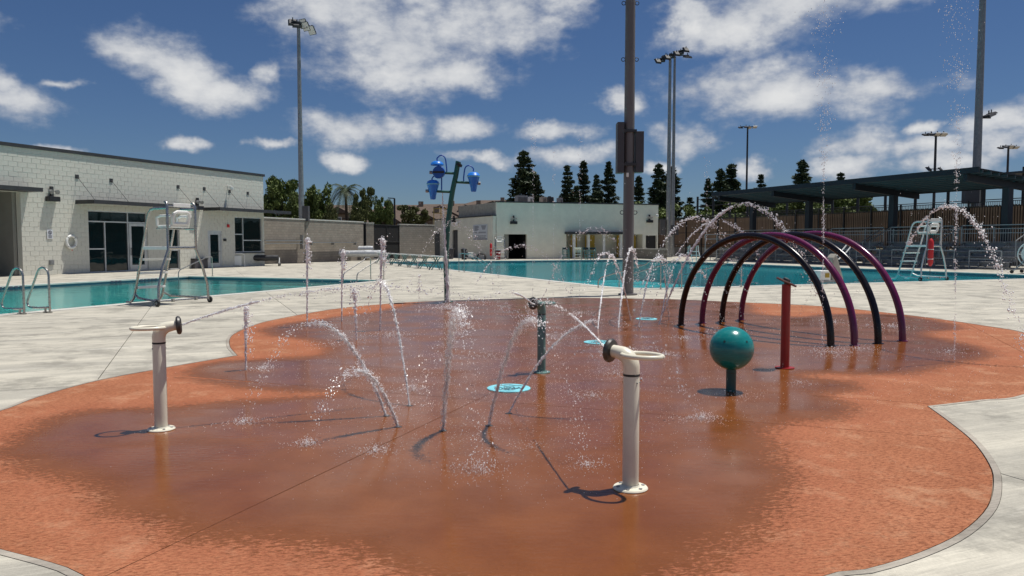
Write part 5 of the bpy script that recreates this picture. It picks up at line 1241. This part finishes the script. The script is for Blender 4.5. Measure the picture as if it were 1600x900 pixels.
# bucket tree
bd = G(700,472).y
def BP(px, py, dd=0): return P(px, py, bd+dd)
b0 = BP(700,472); e = thing('dumping_bucket_tree', 'tall curved teal pole with three blue dumping buckets at the back of the splash pad', 'water feature', (b0.x,bd,0))
def L_(v): return Vector(v) - Vector((b0.x,bd,0))
pts = [L_(BP(*p)) for p in ((700,472),(698,445),(697,420),(697.5,390),(699.5,355),(703,325),(707.5,296),(712,276),(717,258))]; pts[0].z = 0
pp = smooth_path([Vector(p) for p in pts], .12, False); pp = [Vector(p) for p in pp]+[pts[-1]]
mb = MB(); mb.tube(pp, .068, 14); mb.build('pole', M['greenpole'], e)
mb = MB(); q = pts[-1]; mb.lathe(q, [(.0,-.03),(.085,-.03),(.095,0),(.085,.045),(.0,.055)], 18, Matrix.Rotation(.45,3,'Y')); mb.build('cap', M['black'], e)
mb = MB(); mb.cyl((0,0), .13, 0, .02, 20); mb.build('flange', M['greenpole'], e)
def arm(p0, p1, lb=None):
    mb = MB(); a_, b_ = L_(BP(*p0)), L_(BP(*p1)); mb.tube([a_, b_], .034, 10); ar = mb.build('arm', M['greenpole'], e); mb = MB(); d_ = (b_-a_).normalized(); mb.tube([b_-d_*.02, b_+d_*.05], .044, 10); mb.build('arm_cap', M['galv'], ar)
arm((710,271),(674,269.5)); arm((705,300),(668,298.5)); arm((711,284.5),(748,286.5))
def hook(pl):
    q = [L_(BP(*p)) for p in pl]; q = smooth_path(q, .05, False)+[q[-1]]; mb = MB(); mb.tube(q, .018, 7); mb.build('hook_pipe', M['darkblue'], e)
hook([(697,270),(697,255),(695,246),(690,242.5),(685,245),(683,252)]); hook([(725.5,284),(725.5,268),(728,260.5),(733,258.5),(738,261.5),(739.5,268)]); hook([(690,300),(690,285),(690,275)]); hook([(676,286),(675,279),(679,275)])
def bucket(px, py, rot=None):
    c_ = L_(BP(px,py)); mb = MB(); prof = [(0,-.27),(.06,-.27),(.075,-.24),(.085,-.16),(.12,-.02),(.155,.10),(.165,.14),(.172,.15),(.172,.165),(.165,.17),(.150,.21),(.10,.245),(0,.26)]
    mb.lathe(c_, prof, 22, rot); bk = mb.build('bucket', M['blue'], e); mb = MB(); mb.lathe(c_, [(.168,.128),(.178,.132),(.178,.148),(.168,.150)], 22, rot); mb.build('rim_band', M['paleblue'], bk)
bucket(676.5,296); bucket(740,284)
c_ = L_(BP(685.5,269,-.1)); Rq = Matrix.Rotation(math.pi/2,3,'X')
mb = MB(); mb.lathe(c_, [(0,-.02),(.15,-.02),(.165,.0),(.17,.03),(.12,.16),(.07,.30),(0,.31)], 24, Rq.inverted() ); mb.build('bucket', M['darkblue'], e)
mb = MB(); mb.box(c_.x-.15, c_.x+.15, c_.y-.035, c_.y-.021, c_.z-.025, c_.z+.025); mb.build('axle_strip', M['black'], e)
c_ = L_(BP(683,257.5)); mb = MB(); mb.lathe(c_, [(.175,-.01),(.18,.0),(.16,.05),(.10,.09),(0,.11)], 22); mb.build('lid', M['blue'], e)
# ================================================================== water
rsw = random.Random(11)
def gj(s): return rsw.gauss(0, s)
def path_pt(p0, ap, s):
    """ballistic path, s = 0 at the nozzle, 1 at the apex, then falling"""
    h = p0.lerp(ap, s) if s <= 1 else ap + (ap-p0)*(s-1)
    return Vector((p0.x+(ap.x-p0.x)*s, p0.y+(ap.y-p0.y)*s, ap.z-(ap.z-p0.z)*(1-s)**2))
def water_thing(name, label, cat, p, rope, drops, group=None):
    e = thing(name, label, cat, (p[0], p[1], 0), 0, group)
    for nm, m_ in (('stream', rope), ('droplets', drops)):
        if m_ is None or not m_.v: continue
        m_.v = [(v[0]-p[0], v[1]-p[1], v[2]) for v in m_.v]; m_.build(nm, M['stream' if nm == 'stream' else 'drops'], e, smooth=True, kind='stuff')
    return e
def jet(label, p0, ap, s1=2.0, n=260, spread=.03, core=.7, cr=.010, size=1.0, clump=True, group='arching water jets of the splash pad', s0=0.0, taper=None, pulse=0):
    p0 = Vector(p0); ap = Vector(ap); mb = MB(); rope = MB(); n = int(n*1.5); L = (ap-p0).length*s1
    # smooth rope near the nozzle: several wandering strands
    if core > 0:
        for st in range(9):
            ph = rsw.uniform(0, 6.3); rr0 = rsw.uniform(.2,1.2); tr = max(.003, p0.y*.00056); k = max(8, int(34*core)); pts = []; rad = []
            for i in range(k+1):
                s = s0+(core-s0)*i/k; q = path_pt(p0, ap, s); w = cr*rr0*(.6+1.2*s)
                pts.append(q+Vector((math.cos(ph+i*.9)*w+gj(.002), math.sin(ph+i*.8)*w+gj(.002), gj(.002)))); rad.append(tr*rsw.uniform(.3,1.5)*(1-.5*s/max(core,.01)))
            rope.tube(pts, cr, 5, radii=rad)
    if core > 0:
        for i in range(int(n*.75)):
            s = s0+(core*1.15-s0)*rsw.random(); q = path_pt(p0, ap, s); w = cr*(.55+.9*s)
            mb.drop(q+Vector((gj(w), gj(w), gj(w))), max(4,p0.y)*.00050*rsw.uniform(.5,1.5), path_pt(p0, ap, s+.02)-q, rsw.uniform(1.2,2.6))
    cl = [(rsw.uniform(.15,s1), rsw.uniform(.02,.06)) for _ in range(int(7+L*5))]
    for i in range(n):
        if clump and rsw.random() < .5:
            c, w = rsw.choice(cl); s = min(s1, max(s0, c+gj(w)))
        else: s = s0+(s1-s0)*rsw.random()**.85
        if s > 1.2 and group.startswith('arching') and rsw.random() < .5: continue
        if pulse and math.sin(s*pulse) < -.2 and rsw.random() < .8: continue
        q = path_pt(p0, ap, s); r = spread*((.16+.24*s*s) if rsw.random() < .88 else (.3+.8*s))
        q = q+Vector((gj(r), gj(r), gj(r)))
        if q.z < .01: q.z = rsw.uniform(.005,.03)
        v = path_pt(p0, ap, s+.02)-path_pt(p0, ap, s)
        if v.length < 1e-6: v = Vector((0,0,1))
        d = max(4, q.y); sz = d*.00052*rsw.uniform(.45,1.5)**1.6*size
        if rsw.random() < .06: sz *= 1.8
        mb.drop(q, sz, v, rsw.uniform(1.0, 1.9))
    return water_thing('water_jet', label, 'water jet', p0, rope, mb, group)
def col(label, px, ybase, ytop, n, spread, d=None, **kw):
    """vertical column jet"""
    b = G(px[0], ybase) if d is None else P(px[0], ybase, d); 
    if d is not None: b.z = 0
    t_ = P(px[1], ytop, b.y); return jet(label, b, t_, s1=kw.pop('s1', 1.6), n=n, spread=spread, **kw)
def land_of(p0, ap, zland=0.0):
    return 1+math.sqrt(max(0,(ap.z-zland)/(ap.z-p0.z)))
def jet2(label, base, land, ytop, **kw):
    a = G(*base); b = G(*land); m_ = (a+b)/2; px = 800+F*m_.x/m_.y; ap = P(px, ytop, m_.y); return jet(label, a, Vector((m_.x, m_.y, ap.z)), **kw)
# central ring
jet2('low nearest-left arching water jet from the centre ring, falling toward the front left', (622,667), (482,695), 579, n=560, spread=.036, core=.9, cr=.019)
jet2('higher water jet from the centre ring, arching far out to the left', (604,650), (378,660), 505, n=640, spread=.04, core=.9, cr=.015)
jet2('thin water jet rising almost straight from the back left of the centre ring', (640,634), (560,588), 440, n=480, spread=.035, core=.8, cr=.010)
jet2('thickest water jet of the centre ring, rising nearly upright toward the viewer', (692,673), (750,738), 486, n=1200, spread=.06, core=.75, cr=.024)
jet2('strong water jet leaning right from the centre ring over the pale blue plate', (764,665), (918,727), 500, n=700, spread=.045, core=.85, cr=.020)
jet2('thin water jet leaning right from the centre ring, passing the teal cannon', (795,646), (1095,655), 500, n=420, spread=.035, core=.8, cr=.009)
# cannons
def cannon_out(c, D, s=1.0):
    D = Vector((D[0],D[1],0)).normalized(); return Vector((c.x,c.y,0))+D*.185*s+Vector((0,0,.895*s))
a = cannon_out(LC,(.90,.36)); ap = Vector((-1.45,7.35,1.17)); jet('long low water jet shot by the left cream cannon across the pad', a, ap, s1=land_of(a,ap), n=1500, spread=.035, core=.35, cr=.005, size=.95)
a = cannon_out(FC,(-.80,.60)); ap = Vector((.40,6.9,1.03)); jet('thin water jet shot up and left by the nearest cream cannon', a, ap, s1=2.1, n=420, spread=.022, core=.5, cr=.005, size=.8)
a = cannon_out(TC,(-.70,-.72),.97); ap = P(785,456,8.75); jet('fine water jet arching left from the teal cannon', a, ap, s1=land_of(a,ap), n=520, spread=.035, core=.5, cr=.004, size=.75)
ap = P(905,520,7.2)
# upright columns, left
VG = 'upright water columns on the left of the pad'
col('short upright water column at the left notch of the pad', (384,385), 578, 481, 420, .035, core=.6, cr=.01, s1=1.9, group=VG, size=.95)
col('tall upright water column with curled top in front of the tan wall', (480,481), 510, 374, 520, .04, core=.45, cr=.009, s1=1.6, group=VG)
col('upright water column right of the curled one, over the training pool end', (534,536), 502, 393, 420, .045, core=.4, cr=.007, s1=1.6, group=VG)
col('broad white topped water column standing by the step rails', (594,598), 516, 375, 620, .042, core=.5, cr=.010, s1=1.6, group=VG)
col('short bushy water column just below the long cannon jet', (557,553), 531, 455, 380, .07, core=.6, cr=.007, s1=1.7, group=VG)
col('faint upright water column near the pad edge left of the bucket pole', (655,655), 500, 430, 90, .03, core=0, s1=1.6, group=VG, size=.8)
# stream falling from the bucket
b1 = BP(700,478,-.15); b1.z = 0.02; t1 = BP(691,299); mb = MB(); rope = MB()
for st in range(4):
    pts = []; rad = []
    for i in range(34):
        s = i/33; x = t1.x+(b1.x-t1.x)*s**1.0+gj(.006+.02*s); y = t1.y+(b1.y-t1.y)*s+gj(.006+.02*s); pts.append((x, y, t1.z*(1-s)+.01)); rad.append((.006+.028*s)*rsw.uniform(.6,1.2))
    rope.tube(pts, .02, 6, radii=rad)
for i in range(420):
    s = rsw.random()**.6; mb.drop((t1.x+(b1.x-t1.x)*s+gj(.03+.05*s), t1.y+gj(.05), max(.01,t1.z*(1-s))), .010*rsw.uniform(.5,1.3), (0,0,1), 1.8)
water_thing('water_stream', 'white stream of water pouring down beside the curved bucket pole', 'water stream', b1, rope, mb)
# tall thin fountains at the back
TG = 'tall thin water fountains'
for (px, yb, yt, n, sp, lb) in ((832,492,183,230,.05,'tall thin fountain left of the tallest skyline conifer top'),(864,494,232,150,.04,'tall thin fountain left of the slim conifer group'),(905,497,208,170,.05,'tall thin fountain over the slim conifer group'),(1103,500,222,140,.05,'tall thin fountain over the left feet of the arches'),
        (1284,566,-60,1500,.20,'very tall fountain crossing the arches, breaking into drops high up'),(1491,566,-70,1500,.22,'very tall fountain rightmost, in front of the right guard chair')):
    b = G(px, yb); top = P(px+ (6 if px > 1200 else 2), yt, b.y); mb = MB(); H_ = top.z
    for i in range(n):
        s = rsw.random(); up = rsw.random() < .55; r = sp*(.06+1.3*max(0, s-.35)**1.3)
        if s < .45 and rsw.random() < .45: r *= .3
        if math.sin(s*H_*9)+.4*math.sin(s*31) < -.35 and rsw.random() < .75: continue
        mb.drop((b.x+(top.x-b.x)*s+gj(r), b.y+gj(r), H_*(s**.85)), b.y*.00042*rsw.uniform(.5,1.5), (0,0,1), rsw.uniform(1,2.2))
    water_thing('water_fountain', lb, 'fountain', b, None, mb, TG)
# big arcs on the right
BG = 'large water arcs over the back of the pad'
jet2('largest water arc rising over the canopy fence, from the pool side to above the arches', (1030,505), (1298,512), 319, n=760, spread=.05, core=.75, cr=.010, group=BG, s1=1.85)
jet2('clumpy water arc left of the largest one, in front of the slat fence', (985,497), (1178,488), 340, n=380, spread=.07, core=0, group=BG, s1=1.8)
jet2('thin water arc between the clumpy one and the largest one', (1010,500), (1230,500), 345, n=260, spread=.05, core=0, group=BG, s1=1.6)
jet2('water arc at far right falling from above the right guard chair to the dry edge', (1365,535), (1607,574), 322, n=900, spread=.035, core=0, group=BG, s1=2.0, s0=.5)
jet2('faint low water arc left of the garage opening, over the lap pool', (720,490), (905,485), 384, n=230, spread=.07, core=0, group=BG, s1=1.9, size=.9)
jet2('faint low water arc over the wing wall behind the bucket pole', (625,486), (790,482), 350, n=240, spread=.12, core=0, group=BG, s1=1.9, size=.8)
jet2('scattered water arc in front of the alcove, left of the thick pole', (840,492), (1010,492), 358, n=260, spread=.09, core=0, group=BG, s1=1.9, size=.9)
# small arcs around the pole
SG = 'small looping water jets near the thick pole'
for (a_, b_, yt, n, lb) in (((934,514),(968,470),398,230,'small looping jet farthest left of the thick pole'),((966,512),(1002,486),388,360,'bushy small jet overlapping the thick pole'),((998,510),(1058,500),400,260,'small looping jet just right of the thick pole'),
        ((1031,507),(1098,500),398,260,'small looping jet between the thick pole and the nearest arch'),((985,500),(900,520),395,170,'small jet leaning left across the thick pole'),((1045,500),(1010,520),403,150,'small jet leaning back left beside the stair rail'),((1060,497),(1120,492),424,110,'lowest small jet at the left feet of the arches')):
    jet2(lb, a_, b_, yt, n=n, spread=.035, core=.4, cr=.008, group=SG, s1=1.7, size=.9)
# fine sprays inside the arches
AG = 'fine sprays from the arch nozzles'
nm = ('nearest black arch','second arch','third arch','farthest arch')
for i, (a, b, h) in enumerate(arch_ends):
    for j, (f, lb) in enumerate(((.16,'left leg'),(.80,'right shoulder'))):
        th = math.pi*f; c = (a+b)/2; hv = (b-a)/2; q = c - hv*math.cos(th); q.z = h*math.sin(th)-.06; mb = MB(); dn = (c-q); dn.z = -.25; tgt = Vector((c.x+(c.x-q.x)*.2, c.y+(c.y-q.y)*.2, 0))
        for k in range(70):
            s = rsw.random(); v = q+(tgt-q)*s*.55; v.z = q.z*(1-s*s*.9)+.12*s*(1-s); mb.drop((v.x+gj(.02*s+.004),v.y+gj(.02*s+.004),max(.01,v.z+gj(.02*s))), .0042*rsw.uniform(.6,1.3), tgt-q, 1.8)
        water_thing('fine_spray', f'fine downward spray from the {lb} of the {nm[i]}', 'water spray', q, None, mb, AG)
# splashes where the water lands
mb = MB()
def splash(px, py, n, rx, h, size=1.0):
    c = G(px, py)
    for i in range(n):
        a = rsw.uniform(0,6.3); r = abs(gj(1))*rx; z = abs(gj(1))*h*max(.15,1-r/rx*.4); mb.drop((c.x+math.cos(a)*r, c.y+math.sin(a)*r*1.0, .004+z), c.y*.00042*rsw.uniform(.4,1.5)*size, (gj(1),gj(1),1), rsw.uniform(1,1.5))
for s_ in ((380,662,300,.12,.03),(480,696,260,.08,.035),(587,706,320,.11,.025),(750,738,420,.15,.04),(917,728,260,.13,.02),(1097,656,420,.14,.035),(645,610,240,.12,.04),(620,640,120,.2,.03),(925,620,240,.16,.025),
          (1040,556,240,.18,.03),(555,588,160,.12,.03),(700,484,620,.40,.10),(412,577,200,.12,.03),(1300,553,420,.35,.05),(1395,512,220,.3,.04),(1340,547,220,.3,.04),(1480,552,160,.3,.03),(985,548,200,.2,.03),(760,560,180,.3,.05),
          (610,525,240,.3,.05),(520,540,120,.3,.04),(905,490,160,.3,.03),(1135,520,240,.35,.04),(1250,600,80,.2,.02),(1160,620,80,.2,.02),(1305,505,140,.4,.04),(960,585,140,.2,.03),(830,700,90,.12,.02),(720,510,240,.4,.06),(1070,530,200,.3,.03)): splash(*s_)
tag(mb.build('landing_splashes', M['drops'], None, smooth=True, kind='stuff'), 'small white crowns of splashing water where the jets land on the wet pad', 'water splashes')
mb = MB()
for i in range(7500):
    if i < 5200: px, py = rsw.gauss(790,190), rsw.gauss(640,62)
    else: px, py = rsw.uniform(420,1560), rsw.uniform(478,640)
    if py < 476 or py > 800: continue
    c = G(px, py); z = .003 if rsw.random() < .75 else abs(gj(.12)); mb.drop((c.x,c.y,z+.002), c.y*.00030*rsw.uniform(.5,1.5), None, .9)
ok_ = True
tag(mb.build('scattered_droplets', M['drops'], None, smooth=True, kind='stuff'), 'scattered glinting droplets on and just above the wet orange pad', 'water droplets')
mb = MB()
for (cx, cy, sx_, sy_, n, d0, d1) in ((735,490,90,25,220,10,17),(640,455,110,22,380,12,18),(890,380,60,40,150,15,20),(1000,415,60,30,320,14,18),(1110,385,60,30,260,14,18),(1460,345,40,20,160,10,13),(820,540,60,35,360,7,11),(900,530,50,40,200,6,9),(700,395,60,40,170,15,20),(545,520,50,35,240,8,13),(1200,440,90,40,170,10,15),(640,590,60,35,240,7,9)):
    for i in range(int(n*.5)):
        d = rsw.uniform(d0,d1); q = P(rsw.gauss(cx,sx_), rsw.gauss(cy,sy_), d)
        if q.z < .02: continue
        mb.drop(q, d*.00034*rsw.uniform(.5,1.4), (gj(.3),gj(.3),1), rsw.uniform(1,1.5))
tag(mb.build('airborne_spray', M['drops'], None, smooth=True, kind='stuff'), 'loose airborne water drops drifting between the jets', 'water spray')
# ground nozzles of the centre ring
for k, (px, py) in enumerate(((622,667),(604,650),(640,634),(692,673),(764,665),(795,646))):
    c = G(px, py); mb = MB(); mb.lathe((c.x,c.y,0), [(0,.003),(.03,.003),(.036,.001)], 16); o = mb.build('ground_nozzle', M['nozzle'], padE)
